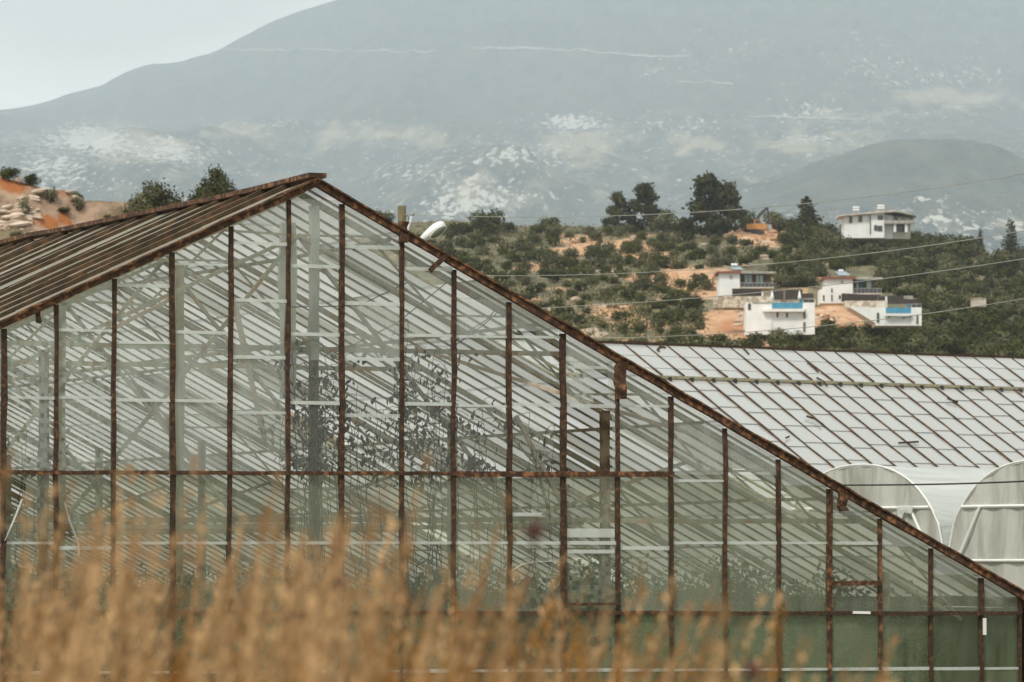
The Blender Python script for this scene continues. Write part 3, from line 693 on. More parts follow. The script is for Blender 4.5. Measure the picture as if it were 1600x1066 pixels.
# ------------------------------------------------------------------ near greenhouse
GA = R(23.3)
P0 = pix(490, 890, 50.0)
EX = Vector((math.cos(GA), math.sin(GA), 0)); EY = Vector((-math.sin(GA), math.cos(GA), 0))
def gp(px, py, d=0.0):
    """point of the gable plane (or the parallel plane d metres behind it) seen at a photo pixel, in greenhouse coordinates (s, z)"""
    o = Vector((0, 0, CAMZ)); r = pix(px, py, 1.0) - o
    q = P0 + EY * d
    t = (q - o).dot(EY) / r.dot(EY); p = o + r * t
    return ((p - P0).dot(EX), p.z)
GH = empty('greenhouse', (P0.x, P0.y, 0), GA)
tag(GH, 'large old near glasshouse, rusty ribbed gable end facing the camera behind dry grass', 'greenhouse')
rr = random.Random(5)
zr = gp(494, 287)[1]
pl = gp(5, 507); pr = gp(1592, 931)
mL = (zr - pl[1]) / (0 - pl[0]); mR = (zr - pr[1]) / (pr[0] - 0)
SR = gp(1606, 940)[0]; SL = -9.2
def roof(s): return zr + s * mL if s < 0 else zr - s * mR
GLEN = 35.0
MUL = [5, 88, 177, 268, 358, 450, 533, 627, 709, 796, 880, 965, 1048, 1133, 1216, 1295, 1374, 1453, 1532, 1592]
mul_s = [gp(x, 740)[0] for x in MUL]
ext = [mul_s[0] - .62 * k for k in range(6, 0, -1)]
zA = lambda s: gp(500, 739.5)[1] + (s + 3.3) * .012 - .01 * 0
railA = (gp(0, 738)[1], gp(1050, 741.5)); railB = gp(800, 959)[1]
def zA(s): return railA[0] + (s - mul_s[0]) * (railA[1][1] - railA[0]) / (railA[1][0] - mul_s[0])
zB0, zB1 = gp(0, 957.5)[1], gp(1592, 958.5)[1]
def zB(s): return zB0 + (s - mul_s[0]) * (zB1 - zB0) / (mul_s[-1] - mul_s[0])
for i, s in enumerate(ext + mul_s):
    wd = .042 if i % 3 else .050
    if i in (16, 21): wd = .062
    top = roof(s) - .05
    mb = MB(); mb.rough_beam((s + rr.gauss(0, .008), 0, zB(s)), (s + rr.gauss(0, .006), 0, top), wd, .05, max(2, int((top - zB(s)) / .35)), .004, rr)
    mb.rough_beam((s, .002, 0), (s, .002, zB(s)), wd * .9, .045, 4, .003, rr)
    mb.build('glazing_bar', M['rust'] if i not in (21, 22) else M['rust_orange'], GH)
# rails
mb = MB()
for a, b in zip((ext + mul_s)[:18], (ext + mul_s)[1:19]):
    mb.rough_beam((a + .02, -.035, zA(a)), (b + .02, -.035, zA(b)), .03, .042 if b < 2.0 else .06, 3, .004, rr)
mb.build('upper_rail', M['rust_orange'], GH)
mb = MB()
for a, b in zip((ext + mul_s)[:-1], (ext + mul_s)[1:]):
    mb.rough_beam((a, -.032, zB(a)), (b, -.032, zB(b)), .03, .045, 3, .003, rr)
mb.build('lower_rail', M['rust'], GH)
a, b = mul_s[15], mul_s[16]; z = gp(1335, 911)[1]
MB().rough_beam((a, -.04, z), (b, -.04, z), .035, .05, 3, .004, rr).build('vent_rail', M['rust_orange'], GH)
a, b = mul_s[10], mul_s[11]; z = gp(920, 944)[1]
MB().rough_beam((a, -.04, z), (b, -.04, z), .03, .03, 3, .004, rr).build('vent_rail', M['rust'], GH)
for s0, s1, n in ((0, SL, 22), (0, SR, 26)):
    mb = MB(); mb.rough_beam((s0, -.05, roof(s0) + .0), (s1, -.05, roof(s1) + .0), .07, .066, n, .005, rr)
    mb.rough_beam((s0, -.055, roof(s0) + .048), (s1, -.055, roof(s1) + .048), .11, .02, n * 2, .005, rr)
    mb.build('gable_rafter', M['rust_orange'], GH)
# blobs of rust and brackets on the rafter
for px, py, h in ((628, 356, .16), (966, 575, .34), (1312, 776, .16)):
    s, z = gp(px, py); MB().rough_beam((s, -.07, z + .06), (s + rr.uniform(-.02, .02), -.07, z - h), .10, .06, 4, .012, rr).build('bracket', M['rust_orange'], GH)
s0, z0 = gp(692, 398); s1, z1 = gp(668, 424)
MB().rough_beam((s0, -.08, z0), (s1, -.08, z1), .05, .05, 4, .008, rr).build('bent_bracket', M['rust'], GH)
s0, z0 = gp(58, 478); s1, z1 = gp(60, 505)
MB().rough_beam((s0, -.03, z0), (s1, -.03, z1), .05, .03, 4, .008, rr).build('bent_bracket', M['rust'], GH)
for (xa, ya, xb, yb) in ((1329, 957, 1355, 957.5), (1534, 966, 1534, 992)):
    a = gp(xa, ya); b = gp(xb, yb); MB().beam((a[0], -.065, a[1]), (b[0], -.065, b[1]), .03, .03).build('white_clip', M['tape'], GH)

# gable glass, one mesh per bay: panes lapping each other, broken panes left open
LAPS = {0: [515, 622], 1: [517, 622], 2: [447, 536, 626], 3: [414, 520, 627], 4: [381, 470, 559, 646], 5: [312, 417, 523, 630], 6: [355, 387, 475, 562, 650], 7: [421, 525, 632],
        8: [527, 635], 9: [527, 633], 10: [575, 635], 11: [635], 12: [752], 13: [], 14: [], 15: [], 16: [], 17: [], 18: []}
HOLES = {9: [((862, 530), (884, 530), (884, 740), (868, 740), (864, 640)), ((800, 480), (838, 500), (836, 522), (802, 522))],
         10: [((876, 637), (958, 637), (958, 738), (876, 738)), ((930, 580), (950, 580), (950, 632), (930, 632))],
         0: [((6, 742), (30, 742), (42, 765), (26, 800), (14, 842), (6, 842))], 1: [((92, 790), (118, 838), (118, 845), (92, 845))]}
def inside(poly, x, y):
    c = False; n = len(poly)
    for i in range(n):
        (x0, y0), (x1, y1) = poly[i], poly[(i + 1) % n]
        if (y0 > y) != (y1 > y) and x < (x1 - x0) * (y - y0) / (y1 - y0) + x0: c = not c
    return c
allm = ext + mul_s
for i in range(len(allm) - 1):
    a, b = allm[i] + .02, allm[i + 1] - .02; bay = i - 6
    mb = MB()
    mid = (a + b) / 2
    if bay >= 0:
        xa, xb = MUL[bay] + 3, MUL[bay + 1] - 3
        holes = [[gp(*q) for q in h] for h in HOLES.get(bay, [])]
        lz = sorted([gp((xa + xb) / 2, y)[1] for y in LAPS[bay]] + [zA(mid), zB(mid), gp((xa + xb) / 2, 849 + (8 if bay in (1, 11) else 0))[1], gp(mid, 1046)[1] if 0 else zB(mid) - .62], reverse=True)
    else: holes = []; lz = [zA(mid) + .75, zA(mid), zA(mid) - .75, zB(mid), zB(mid) - .62]
    zt = [min(roof(a), roof(b)) - .02] + [z for z in lz if z < min(roof(a), roof(b)) - .06] + [.05]
    ta, tb = roof(a) - .04, roof(b) - .04
    low = min(ta, tb)
    for k in range(len(zt) - 1):
        hi, lo = zt[k], zt[k + 1]; yo = .012 * (k % 2); tilt = rr.uniform(-.006, .006); ml = (4 if (5 <= bay <= 9 and hi < gp(600, 505)[1]) or (bay in (2, 3) and hi < gp(300, 640)[1]) else 0) if lo > zA(mid) - .02 else (1 if lo > zB(mid) - .02 else 3)
        if not holes:
            mb.quad([(a, yo + tilt, lo), (b, yo - tilt, lo), (b, yo, hi), (a, yo, hi)], ml)
        else:
            ns = 14; nz = max(1, int((hi - lo) / .05))
            for u in range(ns):
                for v_ in range(nz):
                    s0, s1 = a + (b - a) * u / ns, a + (b - a) * (u + 1) / ns; z0, z1 = lo + (hi - lo) * v_ / nz, lo + (hi - lo) * (v_ + 1) / nz
                    if any(inside(h, (s0 + s1) / 2, (z0 + z1) / 2) for h in holes): continue
                    mb.quad([(s0, yo, z0), (s1, yo, z0), (s1, yo, z1), (s0, yo, z1)], ml)
        if k and abs(hi - zA(mid)) > .03 and abs(hi - zB(mid)) > .03:      # the lapped strip, thick with lime
            th = rr.uniform(.026, .040); mb.quad([(a, -.006, hi - th * .4), (b, -.006, hi - th * .4 + rr.uniform(-.006, .006)), (b, -.006, hi + th * .6), (a, -.006, hi + th * .6)], 2)
    mb.quad([(a, .0, low), (b, .0, low), (b, .0, tb)] if tb > ta else [(a, .0, low), (b, .0, low), (a, .0, ta)], 0)
    mb.build('glass_pane', [M['glass_gable'], M['glass_low'], M['glass_lap'], M['glass_bottom'], M['glass_clear']], GH)
# reinforcing strips of glass left between the broken panes
for (x0, y0, x1, y1) in ((884, 826, 960, 840), (884, 859, 960, 865), (798, 801, 846, 807)):
    a = gp(x0, y0); b = gp(x1, y1)
    MB().quad([(a[0], -.01, b[1]), (b[0], -.01, b[1]), (b[0], -.01, a[1]), (a[0], -.01, a[1])]).build('glass_strip', M['glass_lap'], GH)
def strip_px(pts, wd, name, mt, d=-.015):
    mb = MB(); P = [gp(*p) for p in pts]
    for (s0, z0), (s1, z1) in zip(P, P[1:]): mb.beam((s0, d, z0), (s1, d, z1), .006, wd, up=(0, 1, 0))
    mb.build(name, mt, GH)
strip_px([(798, 892), (815, 882), (835, 878), (862, 877)], .03, 'glass_crack', M['glass_lap'])
strip_px([(100, 785), (108, 815), (122, 850), (122, 868)], .05, 'glass_crack', M['glass_lap'])
strip_px([(6, 845), (20, 815), (34, 780)], .05, 'glass_crack', M['glass_lap'])

# roof bars, glass, ridge and eaves
BSP = .70; nb = int(GLEN / BSP)
for side, send in ((-1, SL), (1, SR)):
    for k in range(1, (nb if side < 0 else int(GLEN / .42)) + 1):
        y = k * (BSP if side < 0 else .42) + rr.gauss(0, .02)
        mb = MB(); wdt = rr.uniform(.05, .08) if side < 0 else rr.uniform(.018, .026); hg = rr.choice((.022, .04, .055, .068, .06))
        sag = rr.uniform(-.01, .01)
        # a rib of T section: broad flange with a web above the glass
        if side < 0:
            mb.rough_beam((-.02, y, roof(-.02) + .035 + sag), (send, y + rr.gauss(0, .03), roof(send) + .035), wdt, hg, 10, .004, rr)
        else:
            mb.rough_beam((.02, y, roof(.02) + .004), (send, y, roof(send) + .004), wdt, .024, 6, .003, rr)
        mb.build('roof_bar' if side < 0 else 'right_roof_bar', M['rust_bar'] if side < 0 else M['beam_dark'] if k % 4 else M['pale_dirty'], GH)  # right slope carries roof bars too, thinner and more closely set
for side, send in ((-1, SL), (1, SR)):
    mb = MB(); nrow = 9
    for k in range(nb + 1):
        y0 = k * BSP - .0; y1 = min(y0 + BSP, GLEN)
        for j in range(nrow):
            s0, s1 = send * j / nrow, send * (j + 1) / nrow + .03 * side
            if side > 0 and (rr.random() < .03): continue
            zo = .012 if side > 0 else .006
            mb.quad([(s0, y0, roof(s0) + .02), (s1, y0, roof(s1) + .02 + zo), (s1, y1, roof(s1) + .02 + zo), (s0, y1, roof(s0) + .02)], 1 if side < 0 else (2 if (j >= 6 or (j == 5 and rr.random() < .5) or (13 < k < 22 and j > 2 and rr.random() < .5) or rr.random() < .03) else 0))  # duller grey panes in the lower rows and a stretch midway back
    mb.build('roof_glass', [M['glass_roof'], M['glass_roof_old'], M['glass_roof_dull']], GH)
mb = MB(); ry = -.1
pts = [(0, y, zr + .07 + rr.gauss(0, .012)) for y in np.arange(-.1, GLEN + .1, 1.4)]
for p, q in zip(pts, pts[1:]): mb.beam(p, q, .20, .05)
mb.build('ridge_cap', M['rust_orange'], GH)
for s in (SL, SR): MB().rough_beam((s, -.05, roof(s) - .02), (s, GLEN, roof(s) - .02), .14, .12, 20, .008, rr).build('eave_gutter', M['rust_orange'] if s > 0 else M['rust'], GH)
for s in (SL, SR):
    for k in range(0, 18):
        y = .05 + k * 2.04; MB().rough_beam((s, y, 0), (s, y, roof(s) - .06), .06, .06, 3, .004, rr).build('side_post', M['rust'], GH)
    mb = MB(); sgn = 1 if s > 0 else -1
    for k in range(17): mb.quad([(s - .01 * sgn, .08 + k * 2.04, .05), (s - .01 * sgn, 2.06 + k * 2.04, .05), (s - .01 * sgn, 2.06 + k * 2.04, roof(s) - .08), (s - .01 * sgn, .08 + k * 2.04, roof(s) - .08)], 0)
    mb.build('side_glass', [M['glass_side']], GH)
# far gable
mb = MB()
for k in range(28):
    s0 = SL + (SR - SL) * k / 28; s1 = SL + (SR - SL) * (k + 1) / 28
    mb.quad([(s0 + .02, GLEN, .05), (s1 - .02, GLEN, .05), (s1 - .02, GLEN, roof(s1) - .05), (s0 + .02, GLEN, roof(s0) - .05)])
mb.build('far_gable_glass', M['glass_side'], GH)
for k in range(1, 28):
    s0 = SL + (SR - SL) * k / 28; MB().beam((s0, GLEN - .02, 0), (s0, GLEN - .02, roof(s0) - .03), .05, .05).build('far_glazing_bar', M['rust'], GH)

# trusses: chords, tie beam, zigzag webs, posts
def truss(y, light, first=False):
    T = empty('truss'); T.parent = GH
    mt = M['pale'] if light else M['pale_dirty']
    tb = 2.32; cz = .52
    for send in (SL, SR):
        sg = 1 if send > 0 else -1; smax = send * .93
        MB().rough_beam((.0, y, roof(0) - .07), (send, y, roof(send) - .07), .04, .06, 8, .004, rr).build('rafter', mt, T)
        MB().rough_beam((0, y, roof(0) - cz), (smax, y, roof(smax) - cz), .035, .04, 8, .004, rr).build('lower_chord', mt, T)
        n = 5
        for k in range(n if y < 18 else 0):
            s0 = smax * k / n; s1 = smax * (k + .5) / n; s2 = smax * (k + 1) / n
            mb = MB(); mb.beam((s0, y, roof(s0) - cz), (s1, y, roof(s1) - .1), .02, .024); mb.beam((s1, y, roof(s1) - .1), (s2, y, roof(s2) - cz), .02, .024)
            mb.build('web_brace', mt, T)
    sl = (tb - zr + .1) / mL; sr = (zr - .1 - tb) / mR
    if y < 1 or 9 < y < 14: MB().rough_beam((max(sl, SL), y, tb), (sr, y, tb + .02), .045, .055, 14, .006, rr).build('tie_beam', mt, T)
    t2 = 4.15; sl = (t2 - zr + .1) / mL; sr = (zr - .1 - t2) / mR
    if y < 6: MB().rough_beam((max(sl, SL), y, t2), (sr, y, t2), .04, .05, 8, .006, rr).build('collar_beam', mt, T)
    mb = MB()
    for s0, s1 in ((0, -2.6), (0, 2.6), (-2.6, -4.6), (2.6, 4.6)):
        mb.beam((s0, y + .04, roof(s0) - cz if s0 == 0 else tb), (s1, y + .04, tb if s0 == 0 else roof(s1) - cz), .035, .04)
    mb.build('diagonal_brace', mt, T)
    return T
ty = [.45, 4.8, 9.2, 13.6, 18.0, 22.4, 26.8, 31.2]
for k, y in enumerate(ty): truss(y, k < 3)
for k, y in enumerate(ty):
    for px in (68, 490, 945, 1380):
        s = gp(px, 700, .45)[0]
        top = roof(s) - .5
        first = k == 0
        if first and px == 490:
            zc = gp(490, 563, .45)[1]
            MB().rough_beam((s, y, zc), (s, y, zr - .2), .085, .09, 6, .003, rr, 0).build('post', M['white_post'], GH)
            MB().rough_beam((s - .11, y + .5, zc - .4), (s - .11, y + .5, zr - .35), .16, .06, 6, .003, rr, 0).build('post', M['white_post'], GH)
            MB().rough_beam((s, y, 0), (s, y, zc), .08, .09, 8, .004, rr, 0).build('post', M['post_rust'], GH)
        else:
            MB().rough_beam((s, y, 0), (s, y, top), .09, .09, 8, .004, rr, 0).build('post', M['post_rust'] if k % 3 == 0 else M['pale_dirty'], GH)
# purlins and long braces
for s in (-7.0, -4.9, -2.6, .9, 2.6, 4.6, 6.2):
    MB().rough_beam((s, .1, roof(s) - .10), (s, GLEN - .1, roof(s) - .10), .035, .035, 16, .006, rr).build('purlin', M['pale_dirty'] if s > 0 else M['pale'], GH)
for s, z in ((-4.6, 2.3), (3.2, 2.3), (0, 4.2)):
    MB().rough_beam((s, .2, z), (s, GLEN - .2, z), .035, .04, 16, .008, rr).build('longitudinal_tie', M['pale_dirty'], GH)
for k in range(7):
    y = ty[k]
    for s0, s1 in (((-4.9, -2.6), (2.6, 4.6)) if k % 3 == 0 else ((-2.6, -.9), (4.6, 6.2)) if k == 1 else ()):
        if (k + int(s0 * 3)) % 2: s0, s1 = s1, s0
        MB().beam((s0, y + .05, roof(s0) - .2), (s1, y + 3.1, roof(s1) - .2), .035, .04).build('wind_brace', M['pale'] if k % 2 else M['plank'], GH)
# slack leaning timbers close behind the gable
for (xa, ya, xb, yb, d) in ((366, 472, 414, 690, .9), (806, 650, 898, 826, .9), (180, 512, 268, 466, 1.2), (640, 455, 860, 540, 2.2)):
    a = gp(xa, ya, d); b = gp(xb, yb, d)
    MB().rough_beam((a[0], d, a[1]), (b[0], d, b[1]), .055, .04, 5, .004, rr).build('loose_batten', M['plank'], GH)
# reflections of wires in the glass, added as thin black tubes behind it
mb = MB()
for pts in ([(540, 545), (620, 505), (700, 440), (722, 425)], [(706, 535), (760, 500), (790, 466)], [(700, 548), (755, 508), (792, 475)], [(455, 480), (560, 478), (640, 440)]):
    P = [gp(x, y, .7) for x, y in pts]; mb.tube([(s, .7, z) for s, z in P], .006, 5)
mb.build('reflected_wire', M['black_wire'], GH)

# crop and withered climbers inside
def gh_world(s, y, z=0): return GH.location + EX * s + EY * y + Vector((0, 0, z))
rg = np.random.default_rng(9)
n = 150000
row = rg.integers(0, 9, n); cs = -8.4 + row * 1.95 + rg.normal(0, .34, n); cyy = np.where(cs > 2.5, .7, 2.0) + rg.random(n) ** 2.0 * 33
hgt = .95 + .75 * vnoise(cs * 1.3 + 40, cyy * .9, 4) + .45 * vnoise(cs * 4.1, cyy * 3.7, 6); cz = hgt * rg.random(n) ** .6
a = rg.normal(size=(n, 3)); a /= np.linalg.norm(a, axis=1)[:, None]; b = np.cross(a, rg.normal(size=(n, 3))); b /= np.linalg.norm(b, axis=1)[:, None]
sz = (.016 + .032 * rg.random(n))[:, None]
c = np.stack([P0.x + EX.x * cs + EY.x * cyy, P0.y + EX.y * cs + EY.y * cyy, cz], 1)
V = np.stack([c - a * sz, c - b * sz * .6, c + a * sz, c + b * sz * .6], 1).reshape(-1, 3)
tag(np_mesh('crop_plants', V, np.arange(n * 4).reshape(-1, 4), M['leaf_crop'], {'tint': np.repeat(np.clip(rg.random(n) * .8 + .3 * (cz > 1.2), 0, 1), 4)}, smooth=False),
    'green crop foliage filling the floor of the near glasshouse', 'crop', kind='stuff')
def climber(px, ytop, wpx, seed, label, nst=4, dens=1.0):
    nst += 1
    r = random.Random(seed); d = .22
    st = MB(); V = []; T = []
    s0, zt = gp(px, ytop, d); w_ = wpx / 146
    for k in range(nst):
        x = s0 + r.uniform(-.5, .5) * w_; z = 0.0; top = zt - r.uniform(0, .9) * (k > 0); pts = []
        xx = x
        while z < top:
            pts.append((xx, d + r.gauss(0, .02), z)); z += .14; xx += r.gauss(0, .022)
        if len(pts) < 3: continue
        st.tube(pts, [.007 - .004 * i / len(pts) for i in range(len(pts))], 4)
        for q in pts:
            if q[2] < 2.9 or r.random() > .95 * dens: continue
            side = r.choice((-1, 1)); ln = r.uniform(.08, .26); e = (q[0] + side * ln, q[1] + r.uniform(-.05, .08), q[2] + r.uniform(-.14, .10))
            st.tube([q, ((q[0] + e[0]) / 2, q[1], (q[2] + e[2]) / 2 + .03), e], .0035, 3)
            for _ in range(r.randrange(2, 7)):
                c = Vector(e) + Vector((r.gauss(0, .05), r.gauss(0, .03), -abs(r.gauss(0, .09))))
                a = Vector((r.gauss(0, .5), r.gauss(0, .3), -1)).normalized() * r.uniform(.014, .055); b = Vector((1, r.gauss(0, .6), r.gauss(0, .5))).normalized() * r.uniform(.008, .034)
                V += [c - a, c - b, c + a, c + b]; T += [r.random()] * 4
    root = empty('climbing_plant', (gh_world(s0, d)), GA)
    sv_ = [(x - s0, y - d, z) for x, y, z in st.v]; st.v = sv_
    st.build('stem', M['trunk'], root)
    VV = np.array([(v[0] - s0, v[1] - d, v[2]) for v in V]); np_mesh('leaves', VV, np.arange(len(VV)).reshape(-1, 4), M['leaf_vine'], {'tint': T}, smooth=False, parent=root)
    tag(root, label, 'plant')
climber(480, 528, 50, 1, 'leafy withered climber behind the glass, left of the whitewashed centre post', 7, 1.5)
climber(516, 530, 40, 2, 'leafy withered climber behind the glass, right of the whitewashed centre post', 6, 1.5)
climber(582, 560, 62, 3, 'thin withered climber in the second bay right of the ridge', 6, .8)
climber(655, 492, 46, 4, 'tallest withered climber with a bare upright tip in the third bay right of the ridge', 5, .9)
climber(692, 560, 34, 5, 'short withered climber against the right bar of the third bay from the ridge', 5, 1.1)
climber(746, 620, 66, 6, 'low withered climber in the fourth bay right of the ridge', 7, 1.1)
climber(832, 640, 46, 7, 'low withered climber beside the broken pane', 5, 1.1)
climber(28, 640, 20, 8, 'dark withered climber in the leftmost bay', 3, 1.0)

# cable fixed to the right rafter, running off to the right
a = gp(1310, 758); A = gh_world(a[0], .1, a[1]); B = pix(1800, 741, 44)
mb = MB(); mb.tube([A.lerp(B, t / 12) - Vector((0, 0, .03 * math.sin(math.pi * t / 12))) for t in range(13)], .010, 6)
tag(mb.build('cable', M['black_wire']), 'thin black cable running right from the greenhouse rafter across the plastic tunnels', 'cable')

# ------------------------------------------------------------------ far glasshouse
TH = R(37.7)
RX = Vector((math.cos(TH), math.sin(TH), 0)); RP = Vector((math.sin(TH), -math.cos(TH), 0))     # along the ridge, and down the slope towards the camera
Q0 = pix(960, 541, 110.0)
F = empty('glasshouse', (Q0.x, Q0.y, 0), TH)
tag(F, 'long far glasshouse with a whitewashed roof and thin rusty bars, behind the plastic tunnels', 'greenhouse')
zr2 = Q0.z; m2 = .565; W2 = 7.0; L0, L1 = -5.0, 30.0
def r2(t): return zr2 - abs(t) * m2
# local axes of F: x along the ridge, y = away from camera; the slope facing us is y < 0
SP2 = .655; nb2 = int((L1 - L0) / SP2)
vt = 1.45                                          # depth of the ridge vent flap
for k in range(nb2 + 1):
    x = L0 + k * SP2; mt = M['rust_bar']
    MB().rough_beam((x, 0, r2(0) + .06), (x, -vt, r2(vt) + .10), .045, .05, 3, .004, rr).build('vent_bar', mt, F)
    MB().rough_beam((x, -vt, r2(vt) + .03), (x, -W2, r2(W2) + .03), .048, .05, 8, .006, rr).build('roof_bar', mt, F)
for k in range(0, nb2, 5):
    x0 = L0 + k * SP2; x1 = min(x0 + 5 * SP2, L1); mb = MB()
    mb.beam((x0 + .02, -vt - .02, r2(vt) + .06), (x1 - .02, -vt - .02, r2(vt) + .06), .05, .07)
    mb.build('vent_rail', M['pale_dirty'], F)
    mb = MB()
    pass
    for j in range(5):
        if x0 + j * SP2 + .2 < L1: MB().box(x0 + j * SP2 + .14, x0 + j * SP2 + .20, -vt - .12, -vt - .05, r2(vt) - .08, r2(vt) + .06).build('hinge', M['dark_metal'], F)
mb = MB(); nrow = 9
for k in range(nb2):
    x0 = L0 + k * SP2; x1 = x0 + SP2
    for j, (t0, t1) in enumerate(((0, .55), (.55, 1.1), (1.1, vt))): mb.quad([(x0, -t0, r2(t0) + .075), (x1, -t0, r2(t0) + .075), (x1, -t1, r2(t1) + .085), (x0, -t1, r2(t1) + .085)])
    t = vt; rr_ = rr.uniform(.45, .7)
    while t < W2:
        t1 = min(W2, t + rr_); rr_ = .72
        mb.quad([(x0, -t, r2(t) + .02), (x1, -t, r2(t) + .02), (x1, -t1, r2(t1) + .035), (x0, -t1, r2(t1) + .035)])
        mb.quad([(x0 + .03, -t1, r2(t1) + .038), (x1 - .03, -t1, r2(t1) + .038), (x1 - .03, -t1 - .022, r2(t1 + .022) + .04), (x0 + .03, -t1 - .022, r2(t1 + .022) + .04)], 1)
        t = t1
    mb.quad([(x0, 0, r2(0) + .02), (x1, 0, r2(0) + .02), (x1, W2, r2(W2) + .02), (x0, W2, r2(W2) + .02)])
mb.build('roof_glass', [M['glass_roof2'], M['metal']], F)
mb = MB(); mb.rough_beam((L0, 0, zr2 + .09), (L1, 0, zr2 + .09), .10, .05, 30, .008, rr); mb.build('ridge_cap', M['rust'], F)
for k in range(0, 11):
    x = L0 + .3 + k * 3.2; T = empty('truss'); T.parent = F
    for sg in (-1, 1):
        MB().beam((x, 0, r2(0) - .5), (x, sg * W2, r2(W2) - .45), .05, .06).build('lower_chord', M['pale'], T)
        mb = MB()
        for j in range(8):
            y0 = sg * W2 * j / 8; y1 = sg * W2 * (j + .5) / 8; y2 = sg * W2 * (j + 1) / 8
            mb.beam((x, y0, r2(y0) - .5), (x, y1, r2(y1) - .03), .035, .04); mb.beam((x, y1, r2(y1) - .03), (x, y2, r2(y2) - .5), .035, .04)
        mb.build('web_brace', M['pale'], T)
    MB().beam((x, -W2, r2(W2) - .4), (x, W2, r2(W2) - .4), .05, .06).build('tie_beam', M['pale'], T)
for yy in (-W2, W2):
    MB().rough_beam((L0, yy, r2(W2)), (L1, yy, r2(W2)), .12, .12, 20, .01, rr).build('eave_gutter', M['rust'], F)
    mb = MB().quad([(L0, yy, 0), (L1, yy, 0), (L1, yy, r2(W2)), (L0, yy, r2(W2))]); mb.build('side_glass', M['glass_low'], F)
    for k in range(0, 18): MB().beam((L0 + k * 2.05, yy - .03, 0), (L0 + k * 2.05, yy - .03, r2(W2) - .05), .06, .06).build('side_post', M['rust'], F)
for xx in (L0, L1):
    mb = MB().quad([(xx, -W2, 0), (xx, W2, 0), (xx, W2, r2(W2)), (xx, 0, zr2), (xx, -W2, r2(W2))]); mb.build('end_glass', M['glass_low'], F)
# bent bits of rusty metal lying on the roof
def on_roof2(px, py):
    o = Vector((0, 0, CAMZ)); r = pix(px, py, 1.0) - o
    best = None
    nrm = Vector((RP.x * m2, RP.y * m2, 1)); t = (Q0 - o).dot(nrm) / r.dot(nrm); p = o + r * t
    q = p - Vector((Q0.x, Q0.y, 0)); return (q.dot(RX), -q.dot(RP), p.z + .10)
for pts in ([(1032, 549), (1027, 553), (1030, 556)], [(1030, 548), (1040, 550)], [(1262, 573), (1270, 580), (1278, 588)], [(1276, 597), (1286, 602), (1292, 609)], [(1260, 657), (1275, 662), (1286, 670)], [(1404, 699), (1435, 697)], [(1480, 629), (1497, 635)], [(1228, 691), (1233, 689)], [(1160, 549), (1170, 560)]):
    MB().tube([on_roof2(*p) for p in pts], .024, 5).build('bent_strip', M['rust'], F)

